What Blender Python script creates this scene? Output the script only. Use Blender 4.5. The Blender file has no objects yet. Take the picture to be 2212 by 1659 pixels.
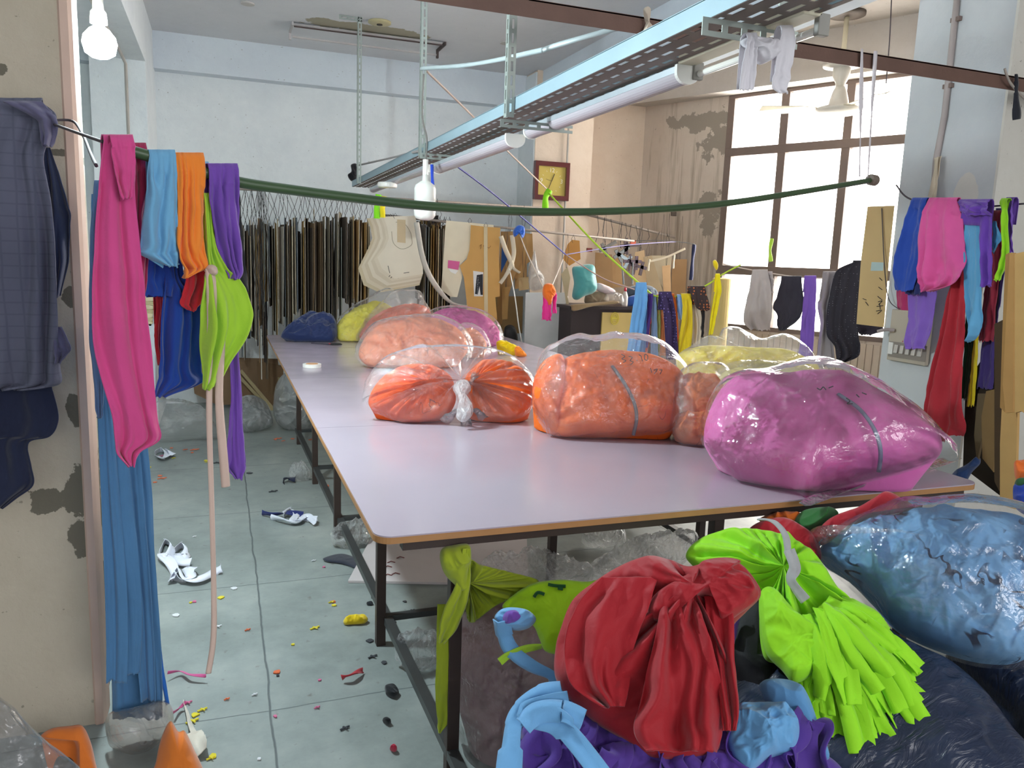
import bpy, math, random
from mathutils import Vector, Matrix, noise as MN
random.seed(7)
S = bpy.context.scene
COL = S.collection
PI = math.pi
# ---------------------------------------------------------------- camera
F = 1690.0; CX, CY = 1106.0, 829.5; HC = 1.6
_v1 = Vector(((475 - CX) / F, -(538 - CY) / F, -1)).normalized()      # depth axis of the hall, seen from the lens
_v2 = Vector(((5720 - CX) / F, -(724 - CY) / F, -1)).normalized()
_v2 = (_v2 - _v1 * _v1.dot(_v2)).normalized()
_v3 = _v2.cross(_v1)
RM = Matrix((_v2, _v1, _v3))
EYE = Vector((0, 0, HC))
cam = bpy.data.cameras.new('camera'); cam.sensor_width = 36; cam.lens = F / 2212 * 36
cam.clip_start = 0.05; cam.clip_end = 200
camo = bpy.data.objects.new('camera', cam); COL.objects.link(camo)
camo.matrix_world = Matrix.Translation(EYE) @ RM.to_4x4()
S.camera = camo
# ---------------------------------------------------------------- world, light, exposure
S.view_settings.view_transform = 'Standard'; S.view_settings.look = 'None'
S.view_settings.gamma = 1; S.view_settings.use_curve_mapping = False
S.view_settings.exposure = 1.3
S.cycles.transparent_max_bounces = 24
S.cycles.max_bounces = 8
W = bpy.data.worlds.new('sky'); S.world = W; W.use_nodes = True
wn = W.node_tree.nodes; wl = W.node_tree.links
bg = wn['Background']
tc = wn.new('ShaderNodeTexCoord'); dt = wn.new('ShaderNodeVectorMath'); dt.operation = 'DOT_PRODUCT'
dt.inputs[1].default_value = Vector((0.85, 0.40, 0.33)).normalized()
wl.new(tc.outputs['Generated'], dt.inputs[0])
rp = wn.new('ShaderNodeValToRGB'); wl.new(dt.outputs['Value'], rp.inputs[0])
e = rp.color_ramp.elements
e[0].position = 0.0; e[0].color = (0.32, 0.335, 0.355, 1)
e[1].position = 0.95; e[1].color = (5.2, 4.9, 4.4, 1)
m_ = rp.color_ramp.elements.new(0.55); m_.color = (1.5, 1.5, 1.48, 1)
wl.new(rp.outputs[0], bg.inputs[0]); bg.inputs[1].default_value = 1.0
# daylight pouring through the tall window, and an added fill light behind the camera
def area(name, loc, target, sx, sy, power, color):
    l = bpy.data.lights.new(name, 'AREA'); l.shape = 'RECTANGLE'; l.size = sx; l.size_y = sy
    l.energy = power; l.color = color
    o = bpy.data.objects.new(name, l); COL.objects.link(o); o.location = loc
    o.rotation_euler = (Vector(target) - Vector(loc)).to_track_quat('-Z', 'Y').to_euler()
    return o
area('window_daylight', (6.9, 7.3, 3.0), (2.6, 3.4, 0.7), 2.4, 2.8, 330, (1.0, 0.955, 0.89))
area('rear_fill', (2.4, -3.4, 2.7), (2.6, 5.0, 1.3), 3.0, 2.0, 48, (0.98, 0.98, 1.0))

# ---------------------------------------------------------------- pixel -> place helpers (frame 2212 x 1659)
def ray(x, y):
    return RM @ Vector(((x - CX) / F, -(y - CY) / F, -1))
def P(x, y, X=None, Y=None, z=None):
    d = ray(x, y)
    if X is not None: t = X / d.x
    elif Y is not None: t = Y / d.y
    else: t = (z - HC) / d.z
    return EYE + d * t
class Plane:
    """plane through point p; tilt 0 = upright and facing the viewer's side, 90 = flat; face = direction it faces"""
    def __init__(s, p, tilt=0, face=None):
        s.p = Vector(p)
        h = Vector((-s.p.x, -s.p.y, 0)) if face is None else Vector((face[0], face[1], 0))
        h.normalize(); t = math.radians(tilt)
        s.n = h * math.cos(t) + Vector((0, 0, 1)) * math.sin(t)
        s.up = Vector((0, 0, 1)) * math.cos(t) - h * math.sin(t)
        s.side = s.up.cross(s.n)
    def at(s, x, y):
        d = ray(x, y); return EYE + d * ((s.p - EYE).dot(s.n) / d.dot(s.n))
    def off(s, d):
        q = Plane(s.p); q.n, q.up, q.side = s.n, s.up, s.side; q.p = s.p + s.n * d; return q

# ---------------------------------------------------------------- materials
def lin(c):
    if isinstance(c, str):
        c = c.lstrip('#'); c = tuple(int(c[i:i + 2], 16) / 255 for i in (0, 2, 4))
    return tuple((v / 12.92 if v <= 0.04045 else ((v + 0.055) / 1.055) ** 2.4) for v in c) + (1,)
class NT:
    def __init__(s, name):
        s.m = bpy.data.materials.new(name); s.m.use_nodes = True
        s.n = s.m.node_tree.nodes; s.l = s.m.node_tree.links; s.b = s.n['Principled BSDF']; s.out = s.n['Material Output']
    def new(s, t, **k):
        o = s.n.new('ShaderNode' + t)
        for a, v in k.items(): setattr(o, a, v)
        return o
    def link(s, a, b): s.l.new(a, b)
    def coord(s, kind='Object'):
        return s.new('TexCoord').outputs[kind]
    def noise(s, scale, detail=3, vec=None, stretch=None, rough=0.5, dist=0):
        v = vec if vec is not None else s.coord()
        if stretch:
            mp = s.new('Mapping'); mp.inputs['Scale'].default_value = stretch; s.link(v, mp.inputs[0]); v = mp.outputs[0]
        o = s.new('TexNoise'); o.inputs['Scale'].default_value = scale; o.inputs['Detail'].default_value = detail
        o.inputs['Roughness'].default_value = rough; o.inputs['Distortion'].default_value = dist
        s.link(v, o.inputs['Vector']); return o.outputs['Fac']
    def ramp(s, fac, stops):
        o = s.new('ValToRGB'); s.link(fac, o.inputs[0]); el = o.color_ramp.elements
        el[0].position, el[0].color = stops[0][0], stops[0][1]; el[1].position, el[1].color = stops[-1][0], stops[-1][1]
        for p, c in stops[1:-1]: q = el.new(p); q.color = c
        return o.outputs[0]
    def mix(s, fac, a, b):
        o = s.new('Mix', data_type='RGBA')
        for i, v in ((0, fac), (6, a), (7, b)):
            if hasattr(v, 'is_linked') or hasattr(v, 'links'): s.link(v, o.inputs[i])
            else: o.inputs[i].default_value = v
        return o.outputs[2]
    def math(s, op, a, b=0.0, clamp=False):
        o = s.new('Math', operation=op); o.use_clamp = clamp
        for i, v in ((0, a), (1, b)):
            if hasattr(v, 'links'): s.link(v, o.inputs[i])
            else: o.inputs[i].default_value = v
        return o.outputs[0]
    def bump(s, h, strength=0.3, dist=0.01):
        o = s.new('Bump'); o.inputs['Strength'].default_value = strength; o.inputs['Distance'].default_value = dist
        s.link(h, o.inputs['Height']); s.link(o.outputs[0], s.b.inputs['Normal']); return o
    def spots(s, pts, wob=0.12, wscale=6, vec=None):
        """mask (0/1) of ragged patches at world places pts = [(x,y,z,radius or (rx,ry,rz))]"""
        geo = s.new('NewGeometry').outputs['Position']; acc = None
        nz = s.noise(wscale, 5, geo, rough=0.65)
        for (x, y, z, r) in pts:
            r = r if isinstance(r, tuple) else (r, r, r)
            a = s.new('VectorMath', operation='SUBTRACT'); s.link(geo, a.inputs[0]); a.inputs[1].default_value = (x, y, z)
            b = s.new('VectorMath', operation='DIVIDE'); s.link(a.outputs[0], b.inputs[0]); b.inputs[1].default_value = r
            c = s.new('VectorMath', operation='LENGTH'); s.link(b.outputs[0], c.inputs[0])
            d = s.math('SUBTRACT', 1.0, c.outputs['Value'])
            acc = d if acc is None else s.math('MAXIMUM', acc, d)
        v = s.math('ADD', acc, s.math('MULTIPLY', s.math('SUBTRACT', nz, 0.5), wob * 14))
        return s.math('MULTIPLY', v, 14, True)
MC = {}
def plain(name, col, rough=0.6, metal=0.0, var=0.12, scale=8, bump=0.0, spec=0.5, coat=0):
    if name in MC: return MC[name]
    t = NT(name); c = lin(col)
    f = t.noise(scale, 4)
    t.link(t.mix(f, tuple(v * (1 - var) for v in c[:3]) + (1,), tuple(min(1, v * (1 + var)) for v in c[:3]) + (1,)), t.b.inputs['Base Color'])
    t.b.inputs['Roughness'].default_value = rough; t.b.inputs['Metallic'].default_value = metal
    t.b.inputs['Specular IOR Level'].default_value = spec; t.b.inputs['Coat Weight'].default_value = coat
    if bump: t.bump(t.noise(scale * 6, 4), bump, 0.004)
    MC[name] = t.m; return t.m
def cloth(col, sheen=0.25, rough=0.85, name=None, weave=900, spec=0.25):
    k = name or 'cloth_%s' % col
    if k in MC: return MC[k]
    t = NT(k); c = lin(col)
    f = t.noise(5, 3)
    t.link(t.mix(f, tuple(v * 0.85 for v in c[:3]) + (1,), tuple(min(1, v * 1.12) for v in c[:3]) + (1,)), t.b.inputs['Base Color'])
    t.b.inputs['Roughness'].default_value = rough; t.b.inputs['Sheen Weight'].default_value = sheen
    t.b.inputs['Specular IOR Level'].default_value = spec
    h = t.math('ADD', t.math('MULTIPLY', t.noise(weave, 2), 0.25), t.noise(28, 4, dist=0.6))
    t.bump(h, 0.35, 0.006)
    MC[k] = t.m; return t.m
def veined(col, line, scale=9, rough=0.75, name=None, w=0.012):
    k = name or 'veined_%s' % col
    if k in MC: return MC[k]
    t = NT(k); c = lin(col); f = t.noise(5, 3)
    base = t.mix(f, tuple(v * 0.85 for v in c[:3]) + (1,), tuple(min(1, v * 1.12) for v in c[:3]) + (1,))
    n1 = t.math('ABSOLUTE', t.math('SUBTRACT', t.noise(scale, 2, stretch=(1, .5, .8), dist=.35), .5))
    gate = t.math('MULTIPLY', t.math('SUBTRACT', t.noise(scale * .8, 2), .5), 14, True)
    m = t.math('MULTIPLY', t.math('MULTIPLY', t.math('SUBTRACT', w, n1), 160, True), gate)
    t.link(t.mix(m, base, lin(line)), t.b.inputs['Base Color']); t.b.inputs['Roughness'].default_value = rough
    t.b.inputs['Specular IOR Level'].default_value = .25
    t.bump(t.noise(24, 4, dist=.6), .4, .006)
    MC[k] = t.m; return t.m
def dotted(name, base, dots, scale, size=0.25, rough=0.85):
    if name in MC: return MC[name]
    t = NT(name)
    v = t.new('TexVoronoi'); v.inputs['Scale'].default_value = scale; v.inputs['Randomness'].default_value = 0.25
    t.link(t.coord(), v.inputs['Vector'])
    m = t.math('MULTIPLY', t.math('SUBTRACT', size, v.outputs['Distance']), 30, True)
    t.link(t.mix(m, lin(base), lin(dots)), t.b.inputs['Base Color']); t.b.inputs['Roughness'].default_value = rough
    MC[name] = t.m; return t.m
def film(name, tint='#ffffff', haze=0.12, rough=0.06, wr=26, bstr=0.45, stretch=(1, 1, 1)):
    if name in MC: return MC[name]
    t = NT(name); n = t.n
    tr = t.new('BsdfTransparent'); tr.inputs[0].default_value = lin(tint)
    gl = t.new('BsdfGlossy'); gl.inputs['Roughness'].default_value = rough; gl.inputs[0].default_value = (1, 1, 1, 1)
    df = t.new('BsdfDiffuse'); df.inputs[0].default_value = (0.86, 0.86, 0.88, 1)
    tl = t.new('BsdfTranslucent'); tl.inputs[0].default_value = (0.8, 0.8, 0.82, 1)
    a = t.noise(wr, 5, stretch=stretch, dist=0.8)
    rid = t.math('ABSOLUTE', t.math('SUBTRACT', a, 0.5))
    rid2 = t.math('ABSOLUTE', t.math('SUBTRACT', t.noise(wr * 0.35, 3, stretch=stretch, dist=1.2), 0.5))
    rid3 = t.math('ABSOLUTE', t.math('SUBTRACT', t.noise(wr * 2.6, 3, stretch=stretch, dist=1.5), 0.5))
    h = t.math('ADD', t.math('ADD', rid, t.math('MULTIPLY', rid2, 2.2)), t.math('MULTIPLY', rid3, 0.25))
    bp = t.new('Bump'); bp.inputs['Strength'].default_value = bstr; bp.inputs['Distance'].default_value = 0.035
    t.link(h, bp.inputs['Height'])
    for q in (gl, df): t.link(bp.outputs[0], q.inputs['Normal'])
    fr = t.new('Fresnel'); fr.inputs[0].default_value = 1.42; t.link(bp.outputs[0], fr.inputs['Normal'])
    dd = t.new('MixShader'); dd.inputs[0].default_value = 0.45; t.link(df.outputs[0], dd.inputs[1]); t.link(tl.outputs[0], dd.inputs[2])
    m1 = t.new('MixShader')
    hz = t.math('ADD', haze, t.math('MULTIPLY', t.math('SUBTRACT', 0.05, rid2, True), haze * 6.0), True)  # whiter veins along the creases paint in streaky highlights
    t.link(hz, m1.inputs[0]); t.link(tr.outputs[0], m1.inputs[1]); t.link(dd.outputs[0], m1.inputs[2])
    m2 = t.new('MixShader')
    t.link(t.math('ADD', t.math('MULTIPLY', fr.outputs[0], 1.25), 0.035, True), m2.inputs[0])
    t.link(m1.outputs[0], m2.inputs[1]); t.link(gl.outputs[0], m2.inputs[2])
    t.link(m2.outputs[0], t.out.inputs['Surface'])
    MC[name] = t.m; FILMS.add(t.m.name); return t.m
def glow(name, col, strength):
    if name in MC: return MC[name]
    t = NT(name); t.b.inputs['Base Color'].default_value = lin(col)
    t.b.inputs['Emission Color'].default_value = lin(col); t.b.inputs['Emission Strength'].default_value = strength
    MC[name] = t.m; return t.m

# ---------------------------------------------------------------- mesh helpers
def obj(name, vs, fs, mat, parent=None, smooth=False, solid=0, bevel=0, origin=None, sub=0):
    vs = [Vector(v) for v in vs]
    if origin is None:
        lo = Vector([min(v[i] for v in vs) for i in range(3)]); hi = Vector([max(v[i] for v in vs) for i in range(3)])
        origin = Vector(((lo.x + hi.x) / 2, (lo.y + hi.y) / 2, lo.z))
    origin = Vector(origin)
    me = bpy.data.meshes.new(name); me.from_pydata([v - origin for v in vs], [], fs); me.update()
    o = bpy.data.objects.new(name, me); COL.objects.link(o)
    me.materials.append(mat)
    if smooth:
        me.polygons.foreach_set('use_smooth', [True] * len(me.polygons))
    o['w'] = list(origin)
    if parent is not None:
        o.parent = parent; o.location = origin - Vector(parent['w'])
    else: o.location = origin
    if solid:
        m = o.modifiers.new('solid', 'SOLIDIFY'); m.thickness = solid; m.offset = 0
    if bevel:
        m = o.modifiers.new('bevel', 'BEVEL'); m.width = bevel; m.segments = 2; m.limit_method = 'ANGLE'
    if sub:
        m = o.modifiers.new('sub', 'SUBSURF'); m.levels = sub; m.render_levels = sub
    return o
def tag(o, label, cat, group=None, kind=None):
    o['label'] = label; o['category'] = cat
    if group: o['group'] = group
    if kind: o['kind'] = kind
    return o
def struct(o): o['kind'] = 'structure'; return o
def thing(name, label, cat, loc, group=None):
    o = bpy.data.objects.new(name, None); COL.objects.link(o); o.empty_display_size = 0.05
    o.location = Vector(loc); o['w'] = list(Vector(loc)); return tag(o, label, cat, group)
class MB:
    def __init__(s): s.v = []; s.f = []
    def add(s, vs, fs):
        k = len(s.v); s.v += [Vector(v) for v in vs]; s.f += [tuple(i + k for i in f) for f in fs]; return s
    def box(s, a, b, rot=None, piv=None):
        a, b = Vector(a), Vector(b)
        vs = [Vector((x, y, z)) for z in (a.z, b.z) for y in (a.y, b.y) for x in (a.x, b.x)]
        if rot is not None:
            piv = Vector(piv) if piv is not None else (a + b) / 2
            vs = [piv + rot @ (v - piv) for v in vs]
        return s.add(vs, [(0, 2, 3, 1), (4, 5, 7, 6), (0, 1, 5, 4), (2, 6, 7, 3), (0, 4, 6, 2), (1, 3, 7, 5)])
    def bar(s, p, q, w, h, up=(0, 0, 1)):
        p, q = Vector(p), Vector(q); d = (q - p).normalized(); up = Vector(up)
        sd = d.cross(up)
        if sd.length < 1e-4: sd = d.cross(Vector((1, 0, 0)))
        sd.normalize(); u = sd.cross(d).normalized()
        vs = [e_ + sd * a * w / 2 + u * b * h / 2 for e_ in (p, q) for a, b in ((-1, -1), (1, -1), (1, 1), (-1, 1))]
        return s.add(vs, [(0, 1, 2, 3), (7, 6, 5, 4), (0, 4, 5, 1), (1, 5, 6, 2), (2, 6, 7, 3), (3, 7, 4, 0)])
    def tube(s, pts, r, seg=8, caps=True):
        pts = [Vector(p) for p in pts]; n = len(pts); rings = []
        prev = None
        for i, p in enumerate(pts):
            d = (pts[min(i + 1, n - 1)] - pts[max(i - 1, 0)]).normalized()
            ref = Vector((0, 0, 1)) if abs(d.z) < 0.9 else Vector((1, 0, 0))
            if prev is None: a = d.cross(ref).normalized()
            else: a = (prev - d * prev.dot(d)).normalized()
            prev = a; b = d.cross(a)
            rr = r[i] if isinstance(r, (list, tuple)) else r
            rings.append([p + (a * math.cos(t) + b * math.sin(t)) * rr for t in [2 * PI * j / seg for j in range(seg)]])
        vs = [v for g in rings for v in g]; fs = []
        for i in range(n - 1):
            for j in range(seg):
                k = (j + 1) % seg
                fs.append((i * seg + j, i * seg + k, (i + 1) * seg + k, (i + 1) * seg + j))
        if caps:
            fs.append(tuple(range(seg))[::-1]); fs.append(tuple((n - 1) * seg + j for j in range(seg)))
        return s.add(vs, fs)
    def lathe(s, c, prof, seg=24, axis=None):
        """prof = [(radius, height)] about a vertical axis (or direction axis) through c"""
        c = Vector(c); M = Matrix.Identity(3) if axis is None else Vector((0, 0, 1)).rotation_difference(Vector(axis)).to_matrix()
        vs = []; fs = []
        for r, h in prof:
            for j in range(seg):
                t = 2 * PI * j / seg; vs.append(c + M @ Vector((r * math.cos(t), r * math.sin(t), h)))
        for i in range(len(prof) - 1):
            for j in range(seg):
                k = (j + 1) % seg; fs.append((i * seg + j, i * seg + k, (i + 1) * seg + k, (i + 1) * seg + j))
        fs.append(tuple(range(seg))[::-1]); fs.append(tuple((len(prof) - 1) * seg + j for j in range(seg)))
        return s.add(vs, fs)
    def prism(s, pts, off):
        pts = [Vector(p) for p in pts]; n = len(pts); off = Vector(off)
        return s.add(pts + [p + off for p in pts], [tuple(range(n))[::-1], tuple(range(n, 2 * n))] + [(i, (i + 1) % n, n + (i + 1) % n, n + i) for i in range(n)])
    def make(s, name, mat, parent=None, **k): return obj(name, s.v, s.f, mat, parent, **k)
def catmull(pts, n, closed=False):
    """n samples on a Catmull-Rom curve through pts (tuples of any length)"""
    m = len(pts); out = []; segs = m if closed else m - 1
    for i in range(n):
        t = i / n * segs if closed else i / (n - 1) * segs
        k = min(int(t), segs - 1); f = t - k
        g = (lambda j: pts[j % m]) if closed else (lambda j: pts[max(0, min(m - 1, j))])
        p0, p1, p2, p3 = g(k - 1), g(k), g(k + 1), g(k + 2)
        out.append(tuple(0.5 * (2 * b + (c - a) * f + (2 * a - 5 * b + 4 * c - d) * f * f + (3 * b - a - 3 * c + d) * f ** 3) for a, b, c, d in zip(p0, p1, p2, p3)))
    return out
def N3(p, s, seed=0): return MN.noise(Vector(p) * s + Vector((seed * 7.31, seed * 3.77, seed * 5.13)))
def crease(p, s, seed=0):
    """sharp ridged crumple, about -0.5..0.5"""
    q = Vector(p) * s + Vector((seed * 7.31, seed * 3.77, seed * 5.13))
    w = Vector((MN.noise(q * 0.7), MN.noise(q * 0.7 + Vector((9, 3, 1))), MN.noise(q * 0.7 + Vector((2, 8, 5))))) * 0.9
    return (0.55 - abs(MN.noise(q + w)) * 1.6) * 0.65 + (0.5 - abs(MN.noise((q + w) * 2.3))) * 0.25
def lump(name, poly, pl, bulge, mat, parent=None, *a_, **k_):
    if mat.name in FILMS: k_['smooth'] = False; k_['open_'] = True; k_['N'] = min(130, k_.get('N', 110)); k_['M'] = min(34, k_.get('M', 30))
    return lump_(name, poly, pl, bulge, mat, parent, *a_, **k_)
FILMS = set()
def lump_(name, poly, pl, bulge, mat, parent=None, base=None, seed=0, amp=0.012, freq=7, fine=0.0, N=150, M=42, centre=None,
         radial=0, ramp_=0.0, power=2.2, back=0.5, jit=0.0, open_=False, layers=None, shrink=0.82, smooth=True, angular=False):
    """a soft solid whose outline (from where the photo was taken) is poly; bulges out of plane pl by `bulge`;
       base = height of the surface it rests on (closed down to it), else the back bulges by back*bulge"""
    b = catmull(poly, N, True) if not angular else catmull(poly, N, True)
    c = centre or (sum(p[0] for p in poly) / len(poly), sum(p[1] for p in poly) / len(poly))
    vs = []; fs = []
    ctr = pl.at(*c)
    for j in range(M + 1):
        r = j / M
        for i in range(N):
            x = c[0] + (b[i][0] - c[0]) * r; y = c[1] + (b[i][1] - c[1]) * r
            p = pl.at(x, y)
            if jit and j == M: p += pl.side * N3(p, 40, seed) * jit + pl.up * N3(p, 40, seed + 3) * jit
            h = bulge * max(0.0, 1 - r ** power) ** 0.5
            edge = min(1.0, (1 - r) * 7) if r > 0.5 else 1.0
            d = crease(p, freq, seed) * amp
            if fine: d += crease(p, freq * 3.1, seed + 5) * fine
            if radial:
                a = 2 * PI * i / N; rr = min(1, r * 3) * (1 - r * 0.35)
                d += ramp_ * rr * (1 - abs(MN.noise(Vector((math.cos(a) * radial, math.sin(a) * radial, seed * 3.3)))) * 3)
            if layers:
                d += layers[1] * (1 - abs(2 * (((p.z * layers[0]) + 0.6 * N3(p, 3, seed)) % 1) - 1)) * (1 - 0.3 * r)
            p = p + pl.n * (h + d * edge)
            if base is not None and p.z < base + 0.002: p.z = base + 0.002
            vs.append(p)
    for j in range(M):
        for i in range(N):
            k = (i + 1) % N
            fs.append((j * N + i, j * N + k, (j + 1) * N + k, (j + 1) * N + i))
    if not open_:
        top = len(vs); L = M // 3
        cz = sum((v for v in vs[M * N:(M + 1) * N]), Vector()) / N
        for q in range(1, L + 1):
            r = 1 - q / L
            for i in range(N):
                e_ = vs[M * N + i]
                if base is not None:
                    tgt = Vector((cz.x + (e_.x - cz.x) * shrink, cz.y + (e_.y - cz.y) * shrink, base + 0.001))
                    f_ = q / L
                    if f_ <= 0.6:
                        g = f_ / 0.6; p = e_.lerp(tgt, g ** 1.2)
                    else:
                        g = (f_ - 0.6) / 0.4; p = tgt.lerp(Vector((cz.x, cz.y, base + 0.001)), g)
                else:
                    x = c[0] + (b[i][0] - c[0]) * r; y = c[1] + (b[i][1] - c[1]) * r
                    p = pl.at(x, y) - pl.n * (back * bulge * max(0.0, 1 - r ** power) ** 0.5)
                vs.append(p)
        ring = [M * N] + [top + (q - 1) * N for q in range(1, L + 1)]
        for a, b2 in zip(ring[:-1], ring[1:]):
            for i in range(N):
                k = (i + 1) % N; fs.append((a + i, a + k, b2 + k, b2 + i))
    o = obj(name, vs, fs, mat, parent, smooth=smooth)
    return o
def drape(name, rows, pl, mat, parent=None, folds=3.0, amp=0.02, seed=0, NU=34, NV=70, hem=2.5, thick=0.003, over=0.12, pr=0.014, sharp=0.9, top=0.45, side=2.0, crumple=0.004):
    """a cloth hung over a line: rows = [(y, x_left, x_right)] of its outline from the top down, in pixels, on the upright plane pl"""
    R = catmull(rows, NV); vs = []; fs = []
    nb = 8 if over > 0 else 0
    def pt(u, v, yo=0):
        k = v * (NV - 1); i = min(int(k), NV - 2); f = k - i
        y, a, b = (R[i][q] + (R[i + 1][q] - R[i][q]) * f for q in range(3))
        ed = N3((v * 9, seed, u * 2), 1, seed) * side
        return a + (b - a) * u + ed, y + yo
    for j in range(NV):
        v = j / (NV - 1)
        for i in range(NU):
            u = i / (NU - 1)
            yo = 0
            if v > 0.9: yo = (N3((u * 7, seed, 0), 1, seed) + 0.6 * N3((u * 23, seed, 4), 1, seed)) * hem * (v - 0.9) * 20
            x, y = pt(u, v, yo); p = pl.at(x, y)
            ph = folds * 0.8 * (u + 0.30 * MN.noise(Vector((v * 1.3, u * 2.6, seed * 3.1))) + 0.12 * MN.noise(Vector((v * 4, u * 4, seed)))) + seed * 0.37
            s_ = math.sin(2 * PI * ph); s_ = (abs(s_) ** sharp) * (1 if s_ > 0 else -1)
            a = amp * (top + (1 - top) * min(1, v * 1.8))
            md = 0.25 + 1.3 * abs(MN.noise(Vector((u * 2.7, v * 1.6, seed * 1.9))))
            d = a * s_ * md * 0.8 + a * 0.9 * MN.noise(Vector((u * 3.3, v * 2.4, seed))) + crumple * crease(p, 9, seed) * 2.6
            if v < 0.14: d = max(d, 0) * (0.4 + v * 4.3) + d * v * 2
            vs.append(p + pl.n * (d + pr + amp * 0.6 * min(1, v * 3)))
    rowsn = NV
    if nb:
        pre = []
        for j in range(nb):
            t = (nb - j) / nb
            for i in range(NU):
                p0 = vs[i]; base_ = p0
                if t <= 0.4:
                    a = t / 0.4 * PI
                    p = base_ + pl.n * (-pr * (1 - math.cos(a))) + Vector((0, 0, 1)) * pr * math.sin(a)
                else:
                    p = base_ - pl.n * 2 * pr - Vector((0, 0, 1)) * over * (t - 0.4) / 0.6 - pl.n * 0.006 * math.sin(9 * i / NU)
                pre.append(p)
        vs = pre + vs; rowsn += nb
    for j in range(rowsn - 1):
        for i in range(NU - 1):
            k = j * NU + i; fs.append((k, k + 1, k + NU + 1, k + NU))
    return obj(name, vs, fs, mat, parent, smooth=True, solid=thick)
def ribbon(name, pts, width, mat, parent=None, wdir=None, thick=0.002, twist=0.0, n=40, seed=0, flat=None):
    """a strip along 3-D points; width along wdir (vector) turning by twist radians"""
    C = [Vector(p) for p in catmull([tuple(p) for p in pts], n)]; vs = []; fs = []
    wd = Vector(wdir).normalized() if wdir is not None else Vector((1, 0, 0))
    for i, p in enumerate(C):
        d = (C[min(i + 1, n - 1)] - C[max(i - 1, 0)]).normalized()
        w = (wd - d * wd.dot(d)).normalized()
        t = i / (n - 1); w = Matrix.Rotation(twist * t + 0.25 * math.sin(t * 9 + seed), 3, d) @ w
        ww = width[min(int(t * len(width)), len(width) - 1)] if isinstance(width, (list, tuple)) else width
        nn = d.cross(w)
        for k in range(4):
            u = k / 3 - 0.5
            vs.append(p + w * u * ww + nn * ww * 0.12 * math.cos(u * PI * 2 + seed))
    for i in range(n - 1):
        for k in range(3):
            a = i * 4 + k; fs.append((a, a + 1, a + 5, a + 4))
    return obj(name, vs, fs, mat, parent, smooth=True, solid=thick)
def cord(name, pts, r, mat, parent=None, n=30, seg=6):
    C = catmull([tuple(p) for p in pts], n) if len(pts) > 2 else pts
    return MB().tube(C, r, seg).make(name, mat, parent, smooth=True)
def perf(p0, p1, w, lanes, pitch, solid_ends=0.0):
    """slotted metal strip from p0 to p1, width vector w; lanes = [(0..1 start, 0..1 end)] of the slot rows"""
    p0, p1, w = Vector(p0), Vector(p1), Vector(w); L = (p1 - p0).length; d = (p1 - p0).normalized()
    us = sorted({0.0, 1.0, *[a for l in lanes for a in l]}); n = max(1, int(L / pitch))
    ts = []
    for i in range(n): ts += [i * L / n, (i + 0.3) * L / n]
    ts.append(L); vs = []; fs = []
    for t in ts:
        for u in us: vs.append(p0 + d * t + w * u)
    m = len(us)
    for i in range(len(ts) - 1):
        for k in range(m - 1):
            hole = (i % 2 == 1) and any(a - 1e-6 <= us[k] and us[k + 1] <= b + 1e-6 for a, b in lanes)
            if not hole: fs.append((i * m + k, i * m + k + 1, (i + 1) * m + k + 1, (i + 1) * m + k))
    return vs, fs
def text(name, body, place, size, right, up, mat, parent=None, depth=0.001):
    cu = bpy.data.curves.new(name, 'FONT'); cu.body = body; cu.size = size; cu.align_x = 'CENTER'; cu.align_y = 'CENTER'; cu.extrude = depth
    t = bpy.data.objects.new(name + '_tmp', cu); COL.objects.link(t)
    me = bpy.data.meshes.new_from_object(t.evaluated_get(bpy.context.evaluated_depsgraph_get()))
    bpy.data.objects.remove(t)
    r = Vector(right).normalized(); u = Vector(up).normalized(); n = r.cross(u); o_ = Vector(place)
    vs = [o_ + r * v.co.x + u * v.co.y + n * v.co.z for v in me.vertices]; fs = [tuple(p.vertices) for p in me.polygons]
    return obj(name, vs, fs, mat, parent)
def scribble(name, strokes, pl, r, mat, parent=None, lift=0.0):
    m = MB()
    for st in strokes: m.tube([pl.at(x, y) + pl.n * lift for x, y in catmull(st, max(6, 3 * len(st)))], r, 5)
    return m.make(name, mat, parent)
# ================================================================ SETTING
YB = 8.7; XL = -3.2
def wallmat(name, col, pts=(), stain='#7d786c', var=0.08, bump=0.25, streak=None, wob=0.12, ws=6, mott='#c9cdd0', mamt=0.5):
    t = NT(name); geo = t.new('NewGeometry').outputs['Position']; c = lin(col)
    a = t.noise(1.6, 6, geo, rough=0.6); b = t.noise(14, 5, geo, rough=0.7)
    f = t.math('MULTIPLY', t.math('SUBTRACT', t.math('ADD', t.math('MULTIPLY', a, 0.7), t.math('MULTIPLY', b, 0.3)), 0.42), 5 * mamt, True)
    col_ = t.mix(f, c, lin(mott))
    g = t.math('MULTIPLY', t.math('SUBTRACT', t.noise(42, 3, geo), 0.71), 25, True)
    col_ = t.mix(t.math('MULTIPLY', g, 0.6), col_, lin(stain))
    if streak:
        s_ = t.noise(1.0, 4, geo, stretch=(streak, streak, 0.5), rough=0.7)
        col_ = t.mix(t.math('MULTIPLY', t.math('SUBTRACT', s_, 0.52), 5, True), col_, lin('#8d7f70'))
    if pts: col_ = t.mix(t.spots(pts, wob, ws), col_, lin(stain))
    t.link(col_, t.b.inputs['Base Color']); t.b.inputs['Roughness'].default_value = 0.9
    t.b.inputs['Specular IOR Level'].default_value = 0.2
    t.bump(t.math('ADD', t.noise(9, 6, geo), t.math('MULTIPLY', b, 0.4)), bump, 0.02)
    return t.m
m_back = wallmat('painted_plaster_blue_white', '#dfe4e6', mott='#c8ced4', mamt=0.45)
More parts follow.
